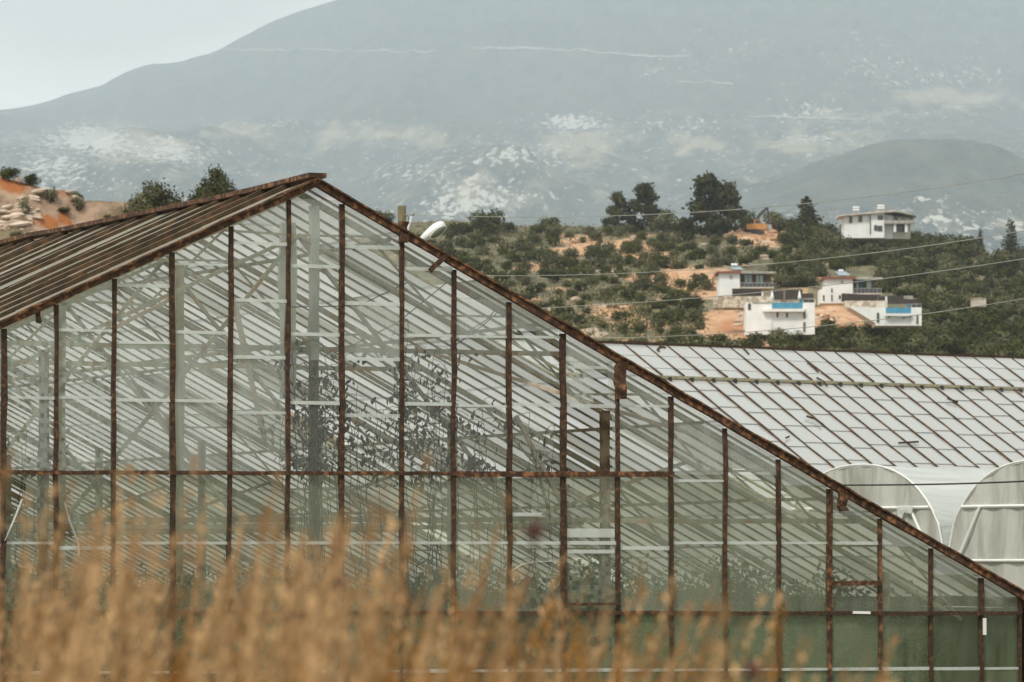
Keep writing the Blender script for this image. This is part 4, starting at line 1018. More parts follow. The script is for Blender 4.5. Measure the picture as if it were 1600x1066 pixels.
# ------------------------------------------------------------------ plastic tunnels
T0 = pix(1480, 872, 75.0)
def tun_px(px, py):
    o = Vector((0, 0, CAMZ)); r = pix(px, py, 1.0) - o; t = (T0 - o).dot(RX) / r.dot(RX); p = o + r * t
    return (p - T0).dot(RP), p.z
tp = tun_px(1345, 727); tw = abs(tp[0]); tz = tp[1]; gz = tun_px(1480, 872)[1]
r1 = tun_px(1400, 745); r2_ = tun_px(1450, 840)
pitch = 2 * tw
TL = 26.0
def arch(t):            # t in -1..1 across, height
    return gz + (tz - gz) * (1 - abs(t) ** 2.3) ** (1 / 1.75)
def make_tunnel(idx, label):
    c = -tw + idx * pitch
    base = T0 + RP * c
    E = empty('polytunnel', (base.x, base.y, 0), TH)            # local x along the tunnel, local -y towards the camera
    n = 28; ts = [-1 + 2 * k / n for k in range(n + 1)]
    V = []; Fs = []; nx = 40
    for i in range(nx + 1):
        x = TL * i / nx; sag = (abs(math.sin(math.pi * x / 2.0)) - 1) * -.0
        for t in ts:
            bul = .03 * math.sin(math.pi * (x % 2.0) / 2.0) + .01 * math.sin(x * 5 + t * 9)
            V.append((x, -t * tw * .995, arch(t) - bul * .6))
    for i in range(nx):
        for k in range(n): a = i * (n + 1) + k; Fs.append((a, a + 1, a + n + 2, a + n + 1))
    np_mesh('roof_film', np.array(V), np.array(Fs), M['film'], parent=E)
    mb = MB()
    for k in range(n):
        t0, t1 = ts[k], ts[k + 1]; x0 = -.01 + .02 * math.sin(t0 * 23); x1 = -.01 + .02 * math.sin(t1 * 23)
        zs = [1.0, .45, .0]
        mb.quad([(x0, -t0 * tw, .8), (x1, -t1 * tw, .8), (x1, -t1 * tw, arch(t1) - .02), (x0, -t0 * tw, arch(t0) - .02)])
    mb.build('front_film', M['film_front'], E, smooth=True)
    MB().tube([(-.02, -t * tw * .985, arch(t) + .01) for t in ts], .016, 6).build('front_hoop', M['white_plain'], E)
    for j in range(1, 13): MB().tube([(j * 2.0, -t * tw * .99, arch(t) - .07) for t in ts], .02, 5).build('hoop', M['metal'], E)
    zb = tun_px(1560, 791)[1]
    half = lambda z: tw * (1 - ((z - gz) / (tz - gz)) ** 1.75) ** (1 / 2.3) * .97 if z > gz else tw * .97
    hw = half(zb)
    MB().tube([(-.03, -hw, zb), (-.03, hw, zb)], .028, 6).build('cross_bar', M['white_plain'], E)
    zc = tun_px(1560, 876)[1]
    hw = half(zc)
    MB().tube([(-.04, -hw, zc), (-.04, hw, zc)], .026, 6).build('cross_bar', M['white_plain'], E)
    MB().tube([(-.05, tw * .60, zb), (-.05, tw * .86, zc)], .026, 6).build('slanted_bar', M['white_plain'], E)
    MB().tube([(-.05, -tw * .60, zb), (-.05, -tw * .86, zc)], .026, 6).build('slanted_bar', M['white_plain'], E)
    mb = MB()
    for sg in (-1, 1): mb.beam((0, sg * tw * .97, 0), (0, sg * tw * .97, gz), .07, .07)
    mb.build('corner_post', M['metal'], E)
    # torn flap of film hanging by the cross bar
    s = -tw * .45
    mb = MB(); mb.quad([(-.07, s, zb + .02), (-.07, s - .42, zb + .02), (-.09, s - .38, zb - .10), (-.08, s - .20, zb - .08), (-.08, s - .10, zb - .26)])
    mb.build('torn_flap', M['film'], E)
    tag(E, label, 'tunnel')
make_tunnel(0, 'white plastic tunnel with its arched end half hidden by the greenhouse rafter')
make_tunnel(1, 'white plastic tunnel with a slanted bar on its arched end, at the right edge')

# ------------------------------------------------------------------ utility pole, street lamp, power lines
PD = 100.0
b_ = pix(628, 322, PD); pole = empty('utility_pole', (b_.x, PD, 0)); tag(pole, 'weathered wooden pole standing behind the right rake of the near greenhouse', 'pole')
mb = MB(); mb.tube([(0, 0, -.5), (.02, 0, 4), (0, 0, b_.z)], [.11, .10, .088], 12); mb.build('shaft', M['wood_post'], pole)
def loc(px, py, D, root): p = pix(px, py, D); return (p.x - root.location.x, p.y - root.location.y, p.z - root.location.z)
mb = MB(); mb.tube([loc(636, 362, PD, pole), loc(641, 345, PD, pole), loc(643, 337, PD, pole)], .022, 6); mb.build('bracket_rod', M['white_plain'], pole)
mb = MB(); mb.tube([loc(633, 341, PD, pole), loc(637, 336, PD, pole), loc(639, 343, PD, pole), loc(635, 348, PD, pole)], .010, 5); mb.tube([loc(640, 337, PD, pole), loc(648, 335, PD, pole)], .02, 5)
mb.build('insulator', M['dark_metal'], pole)
lp = empty('street_lamp', (b_.x + .3, PD - .3, 0)); tag(lp, 'white street lamp head tilted up behind the greenhouse rafter', 'street lamp')
LD = PD - .3
mb = MB(); mb.tube([(0, .1, 3), (0, 0, 5.5), loc(640, 400, LD, lp), loc(652, 378, LD, lp)], .035, 8); mb.build('arm', M['metal'], lp)
# lamp head: lofted cobra-head shell along its axis
a = Vector(loc(652, 380, LD, lp)); b = Vector(loc(694, 348, LD, lp)); ax = (b - a); ln = ax.length; ax.normalize()
sd_ = Vector((0, 1, 0)); up_ = sd_.cross(ax) * -1
if up_.z < 0: up_ = -up_
prof = [(0, .045, .045, .04), (.12, .07, .06, .06), (.3, .10, .09, .09), (.5, .13, .11, .11), (.7, .15, .12, .12), (.86, .145, .10, .11), (.95, .11, .07, .09), (1.0, .05, .03, .04)]
mb = MB(); rings = []
for t, wd, hu, hd in prof:
    c = a + ax * ln * t; base_i = len(mb.v)
    for k in range(14):
        an = 2 * math.pi * k / 14; h = hu if math.sin(an) > 0 else hd
        q = c + sd_ * math.cos(an) * wd + up_ * math.sin(an) * h; mb.v.append(tuple(q))
    rings.append(base_i)
for p, q in zip(rings, rings[1:]):
    for k in range(14): mb.f.append((p + k, p + (k + 1) % 14, q + (k + 1) % 14, q + k)); mb.m.append(0)
mb.f.append(tuple(rings[0] + k for k in range(14))); mb.m.append(0); mb.f.append(tuple(rings[-1] + k for k in range(14))); mb.m.append(0)
shell = mb.build('shell', M['lamp_shell'], lp, smooth=True)
# the lens is an oval on the lower right flank, turned to the camera
mb = MB(); nrm_ = (-up_ * .62 + Vector((0, -1, 0)) * .78).normalized(); cc = a + ax * ln * .68 + nrm_ * .085; v2 = nrm_.cross(ax).normalized()
ring = []
for dep, sc in ((-.02, 1.0), (.075, .96), (.10, .75), (.108, .4)):
    bi = len(mb.v)
    for k in range(18):
        an = 2 * math.pi * k / 18; mb.v.append(tuple(cc + nrm_ * dep + ax * math.cos(an) * .20 * sc + v2 * math.sin(an) * .085 * sc))
    ring.append(bi)
for p, q in zip(ring, ring[1:]):
    for k in range(18): mb.f.append((p + k, p + (k + 1) % 18, q + (k + 1) % 18, q + k)); mb.m.append(0)
mb.f.append(tuple(ring[-1] + k for k in range(18))); mb.m.append(0)
mb.build('lens', M['lamp_glass'], lp, smooth=True)
mb = MB(); mb.tube([tuple(cc + nrm_ * .07 + ax * math.cos(2 * math.pi * k / 18) * .205 + v2 * math.sin(2 * math.pi * k / 18) * .09) for k in range(19)], .012, 5); mb.build('lens_rim', M['lamp_shell'], lp)

def wire(name, pts, label, rad=.0062, D0=100.0, D1=62.0):
    """conductor between the wooden pole and the next one out of frame: a smooth hanging line through its measured heights"""
    xs = np.array([p[0] for p in pts], float); ys = np.array([p[1] for p in pts], float); c = np.polyfit(xs, ys, 2)
    Ax = pix(630, np.polyval(c, 630), D0); B = pix(1800, np.polyval(c, 1800), D1); P = []
    for k in range(41):
        t = k / 40; x = Ax.x + (B.x - Ax.x) * t; y = D0 + (D1 - D0) * t; px = 800 + FPX * x / y
        P.append((x, y, pix(800, np.polyval(c, px), y).z))
    mb = MB(); mb.tube(P, rad, 5); o = mb.build(name, M['wire']); tag(o, label, 'wire')
wire('power_line', [(735, 338), (864, 340), (1140, 328), (1600, 272)], 'topmost power line, crossing the pines and the mountain')
wire('power_line', [(750, 431), (900, 430), (1120, 419), (1600, 361)], 'second power line from the top, crossing the hillside above the villa roofs')
wire('power_line', [(840, 481), (1000, 475), (1150, 459), (1600, 405)], 'third power line from the top, passing across the villa walls')
wire('power_line', [(915, 529), (1145, 520), (1350, 503), (1600, 467)], 'lowest power line, passing in front of the lower villa walls')

# ------------------------------------------------------------------ houses on the hillside
class House:
    def __init__(s, name, label, px, py, D):
        p = pix(px, py, D); s.D = D; s.o = p; s.e = empty(name, p); tag(s.e, label, 'house')
    def L(s, px, py, dd=0.0):
        p = pix(px, py, s.D + dd); return Vector((p.x - s.o.x, dd, p.z - s.o.z))
    def box(s, name, x0, y0, x1, y1, d0, d1, mt, parent=None, skew=0.0):
        """x0..x1, y0..y1 photo pixels of the face, d0..d1 metres of depth; skew = rise of the top edge in metres towards x1"""
        a = s.L(x0, y1, d0); b = s.L(x1, y0, d0); mb = MB(); mb.box(a.x, b.x, d0, d1, a.z, b.z)
        if skew: mb.v = [(x, y, z + (skew * (x - a.x) / (b.x - a.x) if z > a.z + 1e-4 else 0)) for x, y, z in mb.v]
        o = mb.build(name, mt, parent or s.e); return o
    def window(s, x0, y0, x1, y1, d, mt=None, name='window'):
        f = s.box(name, x0 - .4, y0 - .4, x1 + .4, y1 + .4, d - .06, d + .02, M['grey_roof'])
        s.box('pane', x0, y0, x1, y1, d - .09, d - .061, mt or M['window'], f)
    def railing(s, x0, y0, x1, y1, d, glass=True):
        r = s.box('railing', x0, y0, x1, y0 + .7, d - .04, d + .04, M['grey_roof'])
        n = max(2, int((x1 - x0) / 6))
        for k in range(n + 1):
            x = x0 + (x1 - x0) * k / n; s.box('baluster', x - .25, y0 + .7, x + .25, y1, d - .03, d + .03, M['grey_roof'], r)
        if glass: s.box('railing_glass', x0 + .3, y0 + 1.4, x1 - .3, y1, d - .01, d + .01, M['window'], r)

def heater(px0, py0, px1, py1, D, tx0, ty0, tx1, ty1, label):
    p = pix(px0, py1, D); e = empty('solar_water_heater', p)
    a = pix(px0, py0, D) - p; b = pix(px1, py1, D) - p; w_ = b.x * .72; h = a.z
    MB().quad([(a.x, .2, h), (a.x + w_, .2, h), (b.x, -1.1, .1), (b.x - w_, -1.1, .1)]).quad([(a.x, .25, h - .06), (b.x - w_, -1.05, .04), (b.x, -1.05, .04), (a.x + w_, .25, h - .06)]).build('panel', M['solar'], e)
    t0 = pix(tx0, (ty0 + ty1) / 2, D) - p; t1 = pix(tx1, (ty0 + ty1) / 2, D) - p; rad = (ty1 - ty0) / 2 / FPX * D
    MB().tube([(t0.x, .35, t0.z), (t1.x, .35, t1.z)], rad, 12).build('tank', M['white_plain'], e, smooth=False)
    mb = MB()
    for x in (t0.x + .15, t1.x - .15): mb.beam((x, .4, 0), (x, .4, t0.z - rad), .06, .06)
    mb.build('stand', M['metal'], e); tag(e, label, 'water heater')

# left villa
DA = 606.0
A_ = House('villa', 'left white villa with a blue pool edge and two closed parasols on its terrace', 1220, 522, DA)
A_.box('lower_wall', 1166, 473, 1206, 523, 0, 7, M['white']); A_.box('lower_wall', 1206, 482, 1254.5, 523, .15, 7, M['white']); A_.box('lower_wall', 1254.5, 473, 1273, 523, -.1, 7, M['white'])
A_.box('coping', 1176, 472.2, 1206, 473.6, -.12, .3, M['grey_roof'])
A_.box('pool_edge', 1206.5, 473, 1254, 481.6, -.02, .2, M['pool_blue'])
A_.box('pool_ledge', 1192, 483, 1257.5, 487, -.7, .14, M['white'])
for x0, y0, x1, y1 in ((1169, 474.5, 1173, 484), (1213.4, 488.5, 1216.2, 495.5), (1228.4, 489, 1231.2, 496)): A_.window(x0, y0, x1, y1, .0 if x0 < 1200 else .15)
A_.window(1255.2, 484, 1258.4, 498, -.1, M['stone_dark']); A_.window(1255.2, 503.5, 1258.4, 518, -.1, M['stone_dark'])
A_.railing(1255, 466.5, 1272, 473, .2)
A_.box('retaining_wall', 1115, 463, 1208, 484, 7.1, 8.2, M['stone']); A_.box('retaining_wall', 1208, 468, 1275, 476, 7.15, 8.2, M['stone'])
A_.box('retaining_wall', 1115, 475, 1166, 481, 5.4, 7.05, M['stone'])
A_.box('upper_wall', 1124, 427, 1156, 466, 10.5, 17, M['white'], skew=.12)
A_.box('roof_edge', 1119, 424.8, 1158, 427, 10.0, 17.2, M['red_edge'], skew=.22)
A_.box('balcony_roof', 1158, 423.5, 1213, 427.3, 10.2, 17.2, M['grey_roof'], skew=-.08)
A_.box('recessed_wall', 1156, 427.3, 1205, 452, 13.4, 17, M['stone_dark'])
A_.window(1163.5, 430, 1168.5, 443, 13.4, M['curtain'], 'balcony_door'); A_.window(1170, 430, 1174.5, 443, 13.4, M['curtain'], 'balcony_door')
A_.window(1181.5, 431, 1186, 443, 13.4, M['curtain'], 'balcony_door'); A_.window(1187.5, 431, 1192, 443, 13.4, M['curtain'], 'balcony_door')
A_.window(1140.5, 431, 1144.5, 435.5, 10.5, M['metal'], 'air_vent')
A_.box('balcony_slab', 1156, 448.6, 1209, 450.6, 9.4, 13.3, M['concrete']); A_.railing(1156.5, 441.5, 1208, 448.5, 9.6)
A_.box('privacy_fence', 1144, 450.8, 1190, 465, 8.8, 8.95, M['dark_panel'], skew=-.1)
A_.box('gate_post', 1190, 456, 1192.5, 464.5, 8.7, 9, M['white']); A_.box('balcony_post', 1204, 450.6, 1205.2, 463, 9.5, 9.7, M['grey_roof'])
A_.box('privacy_fence', 1208, 453, 1224, 468, 6.9, 7.05, M['dark_panel']); A_.box('privacy_fence', 1227, 452.5, 1254, 468, 6.9, 7.05, M['dark_panel']); A_.box('privacy_fence', 1254, 458.5, 1271, 466, 6.9, 7.05, M['dark_panel'])
A_.box('terrace_pillar', 1224, 453.5, 1226.5, 469, 6.8, 7.0, M['stone_dark'])
for px, lab in ((1206.5, 'closed white parasol at the left end of the blue pool edge'), (1249.3, 'closed white parasol at the right end of the blue pool edge')):
    b = pix(px, 472, DA + 2.0); e = empty('parasol', b); tag(e, lab, 'parasol')
    h = 18 / FPX * (DA + 2); MB().tube([(0, 0, 0), (0, 0, h)], .03, 6).build('pole', M['metal'], e)
    MB().tube([(0, 0, h * .28), (0, 0, h * .5), (0, 0, h * .95), (0, 0, h * 1.0)], [.24, .20, .07, .02], 10).build('folded_canopy', M['white_plain'], e, smooth=True)
def round_toy(px, py, D, label):
    b = pix(px, py, D); mb = MB(); r = 2.9 / FPX * D
    mb.tube([(b.x, b.y - .12, b.z), (b.x, b.y - .08, b.z), (b.x, b.y + .08, b.z), (b.x, b.y + .12, b.z)], [r * .85, r, r, r * .85], 16)
    o = mb.build('round_tank', M['teal'], None, origin=(b.x, b.y, b.z)); tag(o, label, 'tank')
round_toy(1251.5, 471.5, DA + 1.2, 'round teal tank beside the parasol on the left villa terrace')
heater(1138, 416.5, 1162, 423.3, DA + 12, 1142.5, 411.5, 1152.5, 415.8, 'solar water heater on the flat roof of the left villa')

# right villa
DB = 628.0
B_ = House('villa', 'right white villa with a dark fence and a shorter blue pool edge', 1390, 508, DB)
B_.box('lower_wall', 1368, 480.5, 1384, 509, 0, 7, M['white']); B_.box('lower_wall', 1384, 489.6, 1424, 509, .12, 7, M['white']); B_.box('lower_wall', 1424, 480.5, 1440, 509, -.1, 7, M['white'])
mb = MB(); q = [B_.L(1327, 480.5), B_.L(1368, 480.5), B_.L(1368, 505), B_.L(1342, 489)]
n0 = [(v.x, .05, v.z) for v in q]; n1 = [(v.x, 6.9, v.z) for v in q]; mb.quad(n0); mb.quad(n1[::-1])
for k in range(4): mb.quad([n0[k], n1[k], n1[(k + 1) % 4], n0[(k + 1) % 4]])
mb.build('sloping_wall', M['white'], B_.e)
B_.box('pool_edge', 1384.2, 481, 1423.5, 489.3, -.02, .1, M['pool_blue']); B_.box('pool_ledge', 1383, 490.3, 1425, 493.8, -.6, .1, M['white'])
B_.window(1370.3, 489, 1373.6, 504, 0); B_.window(1432, 492.5, 1434.8, 506, -.1, M['stone_dark']); B_.window(1388, 495, 1391, 496.4, .12); B_.window(1410.5, 495.8, 1413.5, 497.2, .12)
B_.railing(1424.5, 474.5, 1439.5, 480.4, .2)
B_.box('retaining_wall', 1320, 470, 1387, 482, 7.1, 8.0, M['stone']); B_.box('parapet', 1371, 470, 1387, 480.5, 3, 7.0, M['concrete'])
B_.box('upper_wall', 1289, 436, 1332.5, 474, 10.5, 16.5, M['white'], skew=.12); B_.box('side_annex', 1281.5, 452, 1289, 474, 11, 16, M['white'])
B_.box('roof_edge', 1284, 433.4, 1337, 435.8, 10, 16.7, M['red_edge'], skew=.15); B_.box('balcony_roof', 1337, 432.6, 1379, 436.8, 10.2, 16.7, M['grey_roof'], skew=-.06)
B_.box('recessed_wall', 1332.5, 437, 1368, 460, 13.4, 16.4, M['stone_dark'])
B_.window(1338, 439, 1341, 450, 13.4, M['curtain'], 'balcony_door'); B_.window(1342, 439, 1347, 450, 13.4, M['teal'], 'balcony_door'); B_.window(1354, 440, 1361, 450, 13.4, M['curtain'], 'balcony_door')
B_.box('balcony_slab', 1332.5, 458, 1378, 460, 9.6, 13.3, M['concrete']); B_.railing(1333, 450.5, 1377, 457.8, 9.8)
B_.box('privacy_fence', 1315, 458.3, 1371, 471.5, 8.6, 8.75, M['dark_panel'], skew=-.25); B_.box('privacy_fence', 1372, 463, 1384, 472, 7.1, 7.3, M['dark_panel'])
B_.box('privacy_fence', 1386, 462.5, 1412, 475, 6.9, 7.05, M['dark_panel']); B_.box('privacy_fence', 1412, 467.7, 1438, 475, 6.9, 7.05, M['dark_panel'])
B_.box('roof_box', 1411.5, 462.5, 1426.5, 467.5, 7.2, 9, M['grey_roof']); B_.box('gate_post', 1383.5, 463.5, 1386, 472, 6.7, 6.9, M['white'])
for x0, y0, x1, y1, mt in ((1314.5, 439, 1317.5, 443, 'metal'), (1299, 451, 1300.6, 457, 'window'), (1299, 461, 1300.6, 470.5, 'window'), (1311, 461.5, 1313.5, 467, 'window')): B_.window(x0, y0, x1, y1, 10.5, M[mt])
B_.window(1286, 461.5, 1291.8 - 3, 470, 11, M['stone_dark'], 'door')
round_toy(1419.5, 477, DB + 1.2, 'round teal tank on the right villa terrace')
heater(1304, 424, 1328, 432.3, DB + 12, 1310.5, 421, 1318, 425, 'solar water heater on the flat roof of the right villa')

# low stone huts in the grove
hb = House('stone_hut', 'small pale stone building half buried in the grove right of the right villa', 1536, 478, 640.0)
hb.box('wall', 1520, 466.5, 1541, 479, 0, 3, M['concrete']); hb.box('wall_cap', 1519, 465.6, 1541.5, 467, -.1, 3.1, M['stone'])

# upper house
DC = 930.0
C_ = House('house', 'white two-storey house on the crest with an overhanging flat roof and balconies', 1370, 366, DC)
def cbox(name, x0, y0t, y1t, y0b, y1b, x1, d0, d1, mt):
    """wall whose top runs from y0t to y1t and bottom from y0b to y1b"""
    mb = MB(); q = [C_.L(x0, y0b), C_.L(x1, y1b), C_.L(x1, y1t), C_.L(x0, y0t)]
    f = [(v.x, d0, v.z) for v in q]; b = [(v.x, d1, v.z) for v in q]; mb.quad(f); mb.quad(b[::-1])
    for k in range(4): mb.quad([f[k], b[k], b[(k + 1) % 4], f[(k + 1) % 4]])
    return mb.build(name, mt, C_.e)
cbox('wall', 1319, 338.5, 335.5, 372, 372, 1360, 0, 8, M['white']); cbox('wall', 1360.2, 335.3, 333.2, 372, 372, 1381.5, -.3, 8, M['white'])
cbox('recessed_wall', 1381.5, 334, 336, 372, 372, 1396, 1.5, 8, M['white']); cbox('recessed_wall', 1396, 336, 339, 372, 372, 1424, 2.2, 8, M['concrete'])
cbox('flat_roof', 1310, 337.3, 328.6, 338.7, 331.6, 1398, -1.2, 9, M['concrete']); cbox('flat_roof', 1398, 328.6, 337, 331.6, 338.6, 1432, -1.2, 9, M['grey_roof'])
C_.box('floor_band', 1382, 344.5, 1428, 349.5, -.8, 1.4, M['grey_roof']); C_.box('corner_pillar', 1396.5, 349.5, 1400, 363, -.4, .2, M['white']); C_.box('corner_pillar', 1427, 338, 1428, 344.5, -.4, 0, M['grey_roof']); C_.box('corner_pillar', 1414, 349.5, 1418, 363, -.4, .2, M['white'])
for x0, y0, x1, y1 in ((1327, 338.5, 1331.5, 348.5), (1341.5, 337.5, 1347, 347)): C_.window(x0, y0, x1, y1, 0, M['stone_dark'])
C_.window(1371.5, 336.5, 1380, 343.5, -.3); C_.window(1366, 352.2, 1370.5, 360.5, -.3); C_.window(1371.5, 353, 1378.5, 361.5, -.3)
C_.window(1397.5, 338, 1407, 345, 2.2); C_.window(1401.5, 350.5, 1413, 362.5, 2.2); C_.box('drain_pipe', 1359.5, 336, 1360.8, 366, -.42, -.05, M['stone_dark']); C_.box('curtain_panel', 1403.5, 340, 1407.5, 344.9, 1.6, 1.75, M['white'])
for x0, x1, yb in ((1332.5, 1342.5, 334), (1370.5, 1382, 331.5)):
    bp = pix((x0 + x1) / 2, yb + 2, DC + 3); e = empty('rooftop_tank', bp)
    hx = (x1 - x0) / 2 / FPX * DC; k = DC / FPX
    MB().tube([(-hx, 0, k * 12), (hx, 0, k * 12)], k * 1.4, 10).build('tank', M['white_plain'], e)
    MB().tube([(-hx, 0, k * 8), (hx, 0, k * 8)], k * 1.4, 10).build('tank', M['white_plain'], e)
    mb = MB()
    for x in (-hx, -hx * .3, hx * .3, hx): mb.beam((x, .1, 0), (x, .1, k * 10), .1, .1)
    mb.beam((-hx * 1.3, -.3, k * 4.5), (hx * 1.3, -.3, k * 4.5), .12, .12); mb.build('stand', M['metal'], e)
    tag(e, 'pair of white tanks on the crest house roof, ' + ('above its windowed left wing' if x0 < 1350 else 'near the middle of the roof'), 'water tank')

# ------------------------------------------------------------------ excavator on the spoil heap
ep = on_hill(1182, 366); ED = ep.y
X = empty('excavator', ep); tag(X, 'orange-yellow excavator with a dark raised boom on the rubble at the crest', 'excavator')
def el(px, py): p = pix(px, py, ED); return Vector((p.x - ep.x, 0, p.z - ep.z))
def ebox(name, x0, y0, x1, y1, d0, d1, mt, bev=0):
    a, b = el(x0, y1), el(x1, y0); return MB().box(a.x, b.x, d0, d1, a.z, b.z).build(name, mt, X)
for d in (-1.2, .8):
    mb = MB(); pr = []
    for k in range(16):
        an = 2 * math.pi * k / 16; c = el(1182 + math.copysign(9, math.cos(an)), 364); pr.append((c.x + math.cos(an) * .42, c.z + math.sin(an) * .42))
    f = [(x, d, z) for x, z in pr]; g = [(x, d + .55, z) for x, z in pr]; mb.quad(f); mb.quad(g[::-1])
    for k in range(16): mb.quad([f[k], g[k], g[(k + 1) % 16], f[(k + 1) % 16]])
    mb.build('track', M['dark_metal'], X)
ebox('slew_ring', 1176, 359, 1188, 361, -.7, .9, M['dark_metal'])
ebox('engine_body', 1166, 350.5, 1197, 359, -1.2, 1.3, M['yellow']); ebox('counterweight', 1163, 352, 1166, 359, -1.1, 1.2, M['dark_metal'])
cab = ebox('cab', 1178, 343.5, 1187.5, 350.5, -1.2, .1, M['yellow']); a, b = el(1179.5, 350), el(1186.5, 344.8); MB().box(a.x, b.x, -1.24, -1.205, a.z, b.z).build('cab_window', M['window'], cab)
P = [el(1188, 353), el(1184, 341), el(1189, 333), el(1199, 325)]
mb = MB()
for (p, q, wd) in ((P[0], P[1], .62), (P[1], P[2], .66), (P[2], P[3], .5)): mb.beam(p + Vector((0, .2, 0)), q + Vector((0, .2, 0)), .4, wd)
mb.build('boom', M['dark_metal'], X)
MB().beam(el(1199, 323) + Vector((0, .2, 0)), el(1202, 352) + Vector((0, .2, 0)), .35, .5).build('stick', M['dark_metal'], X)
mb = MB(); c = [el(1198, 351), el(1205, 351), el(1206, 359), el(1201, 363), el(1197, 358)]
f = [(v.x, -.4, v.z) for v in c]; g = [(v.x, .8, v.z) for v in c]; mb.quad(f); mb.quad(g[::-1])
for k in range(5): mb.quad([f[k], g[k], g[(k + 1) % 5], f[(k + 1) % 5]])
mb.build('bucket', M['metal'], X)
MB().tube([el(1190, 350) + Vector((0, -.2, 0)), el(1187, 340) + Vector((0, -.2, 0))], .1, 6).build('hydraulic_ram', M['metal'], X)

# ------------------------------------------------------------------ dry weeds close to the camera
def gz_at(x, y): return .62 if y < 12 else max(.0, .62 * (1 - (y - 12) / 16))
def weeds(name, n, seed, mt, region, top, leaf, stalk, label, lean=.12, nsp=(20, 40), plume=.26, bunch=.35):
    rg = np.random.default_rng(seed); V = []; T = []
    x0, x1, y0, y1 = region
    for i in range(n):
        x = rg.uniform(x0, x1); y = rg.uniform(y0, y1)
        if rg.random() < 1.7 * (x / y * 6 + .02) : continue
        if rg.random() > .35 + bunch * 1.6 * vnoise(x * 3.1 + 5, y * 2.3, seed): continue
        h = top(x, y, rg) ; g = gz_at(x, y)
        if h < .4: continue
        lx = lean * rg.uniform(-.4, 2.6); ly = rg.normal(0, .08); t0 = rg.random()
        base = np.array([x, y, g]); tip = np.array([x + lx, y + ly, g + h]); mid = base * .5 + tip * .5 - np.array([lx * .22, 0, 0])
        w_ = stalk; sd = np.array([1., .25, 0])
        p = [base, mid, tip]
        for a, b in ((0, 1), (1, 2)):
            V += [p[a] - sd * w_, p[a] + sd * w_, p[b] + sd * w_ * .7, p[b] - sd * w_ * .7]; T += [t0 * .5] * 4
        m = rg.integers(*nsp); tt = 1 - plume / h * rg.random(m) ** .8
        sgn = rg.choice((-1, 1), m)
        for k in range(m):
            t = tt[k]; c = mid + (tip - mid) * (t * 2 - 1) if t > .5 else mid
            dr = np.array([sgn[k] * rg.uniform(.2, .9) + .25, rg.normal(0, .5), rg.uniform(.9, 2.2)]); dr /= np.linalg.norm(dr)
            ln = leaf * rg.uniform(.6, 1.7) * (1.3 - .5 * (t - .5) * 2); e = c + dr * ln; ww = np.array([dr[2], 0, -dr[0]]) * .0024 * rg.uniform(.5, 1.9)
            V += [c, c * .5 + e * .5 - ww, e, c * .5 + e * .5 + ww]; T += [float(np.clip(t0 * .95 + rg.random() * .3 - .15, 0, 1))] * 4
    V = np.array(V); return tag(np_mesh(name, V, np.arange(len(V)).reshape(-1, 4), mt, {'tint': T}, smooth=False), label, 'grass', kind='stuff')
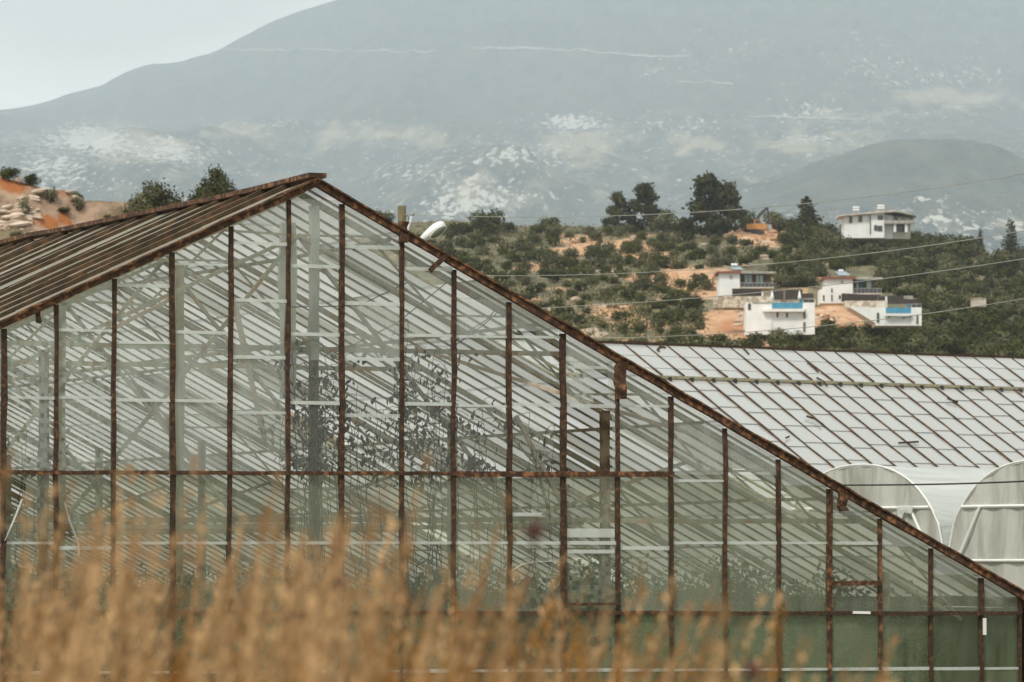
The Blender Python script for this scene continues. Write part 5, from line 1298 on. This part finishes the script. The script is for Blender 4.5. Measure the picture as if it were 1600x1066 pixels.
# height of the seed heads above the ground falls from left to right, as the patch thins out
TOPX = [(-3, 1.27), (-.95, 1.26), (-.62, 1.27), (-.45, 1.28), (-.25, 1.24), (-.12, 1.18), (.0, 1.13), (.10, 1.13), (.22, 1.08), (.36, 1.04), (.6, .95), (3, .92)]
def top1(x, y, rg): return float(interp(TOPX, x / y * 6)) - (CAMZ - .62 - 1.18) * 0 + rg.normal(0, .03) + rg.exponential(.018) - .33 * rg.random()
weeds('dry_grass', 2350, 21, M['straw'], (-1.9, 1.1, 5.0, 9.5), top1, .017, .0013, 'tall tan feathery dry grass blurred in the foreground, densest at the left')
def top2(x, y, rg): return float(interp([(-3, .98), (-.6, 1.0), (-.1, 1.05), (.1, 1.10), (.3, .98), (3, .88)], x / y * 6)) + rg.normal(0, .05)
weeds('orange_weeds', 420, 22, M['straw_orange'], (-1.0, .5, 5.0, 8.5), top2, .020, .0016, 'orange and rust coloured flowering weeds mixed into the dry grass', .08, (10, 22), .25)
def top3(x, y, rg): return float(interp([(-3, .95), (.0, .95), (.5, .93), (3, .9)], x / y * 6)) + rg.normal(0, .05)
weeds('green_weeds', 420, 23, M['weed_green'], (-1.8, 1.6, 6.0, 11), top3, .03, .002, 'dull green weeds low among the dry grass', .08, (8, 16), .3)
# dark seed heads on tall stalks
for px, py, D, r_, lab in ((835, 830, 5.6, .0105, 'dark round seed head standing highest above the dry grass right of centre'), (530, 911, 5.6, .008, 'small reddish seed head in the grass left of the highest one'),
                           (1177, 1046, 5.4, .009, 'dark seed head near the bottom edge right of centre')):
    p = pix(px, py, D); e = empty('thistle', (p.x - .05, D, .62)); c = p - e.location
    MB().tube([(0, 0, 0), (c.x * .3, 0, c.z * .6), tuple(c)], .0022, 5).build('stem', M['trunk'], e)
    mb = MB(); mb.tube([c + Vector((0, 0, -r_ * .8)), c + Vector((0, 0, -r_ * .3)), c + Vector((0, 0, r_ * .3)), c + Vector((0, 0, r_ * .9))], [r_ * .5, r_ * 1.15, r_, r_ * .3], 9)
    r = random.Random(int(px))
    for k in range(26):
        d = Vector((r.gauss(0, 1), r.gauss(0, 1), r.gauss(0, 1) + .3)).normalized(); mb.beam(c + d * r_ * .7, c + d * r_ * 1.6, .0012, .0012)
    mb.build('seed_head', M['seed_head'], e); tag(e, lab, 'weed')

# ------------------------------------------------------------------ air
hz = MB().box(-6500, 6500, -58, 24000, -4, 4200)
hm, ht, ho = mat('haze'); pv = ht.nodes.new('ShaderNodeVolumePrincipled')
pv.inputs['Color'].default_value = (.79, .90, 1.0, 1); pv.inputs['Density'].default_value = 0.62e-4; pv.inputs['Anisotropy'].default_value = 0.2
ht.links.new(pv.outputs[0], ho.inputs['Volume'])
tag(hz.build('haze', hm), 'pale blue haze lying over the valley in front of the mountain', 'haze', kind='stuff')
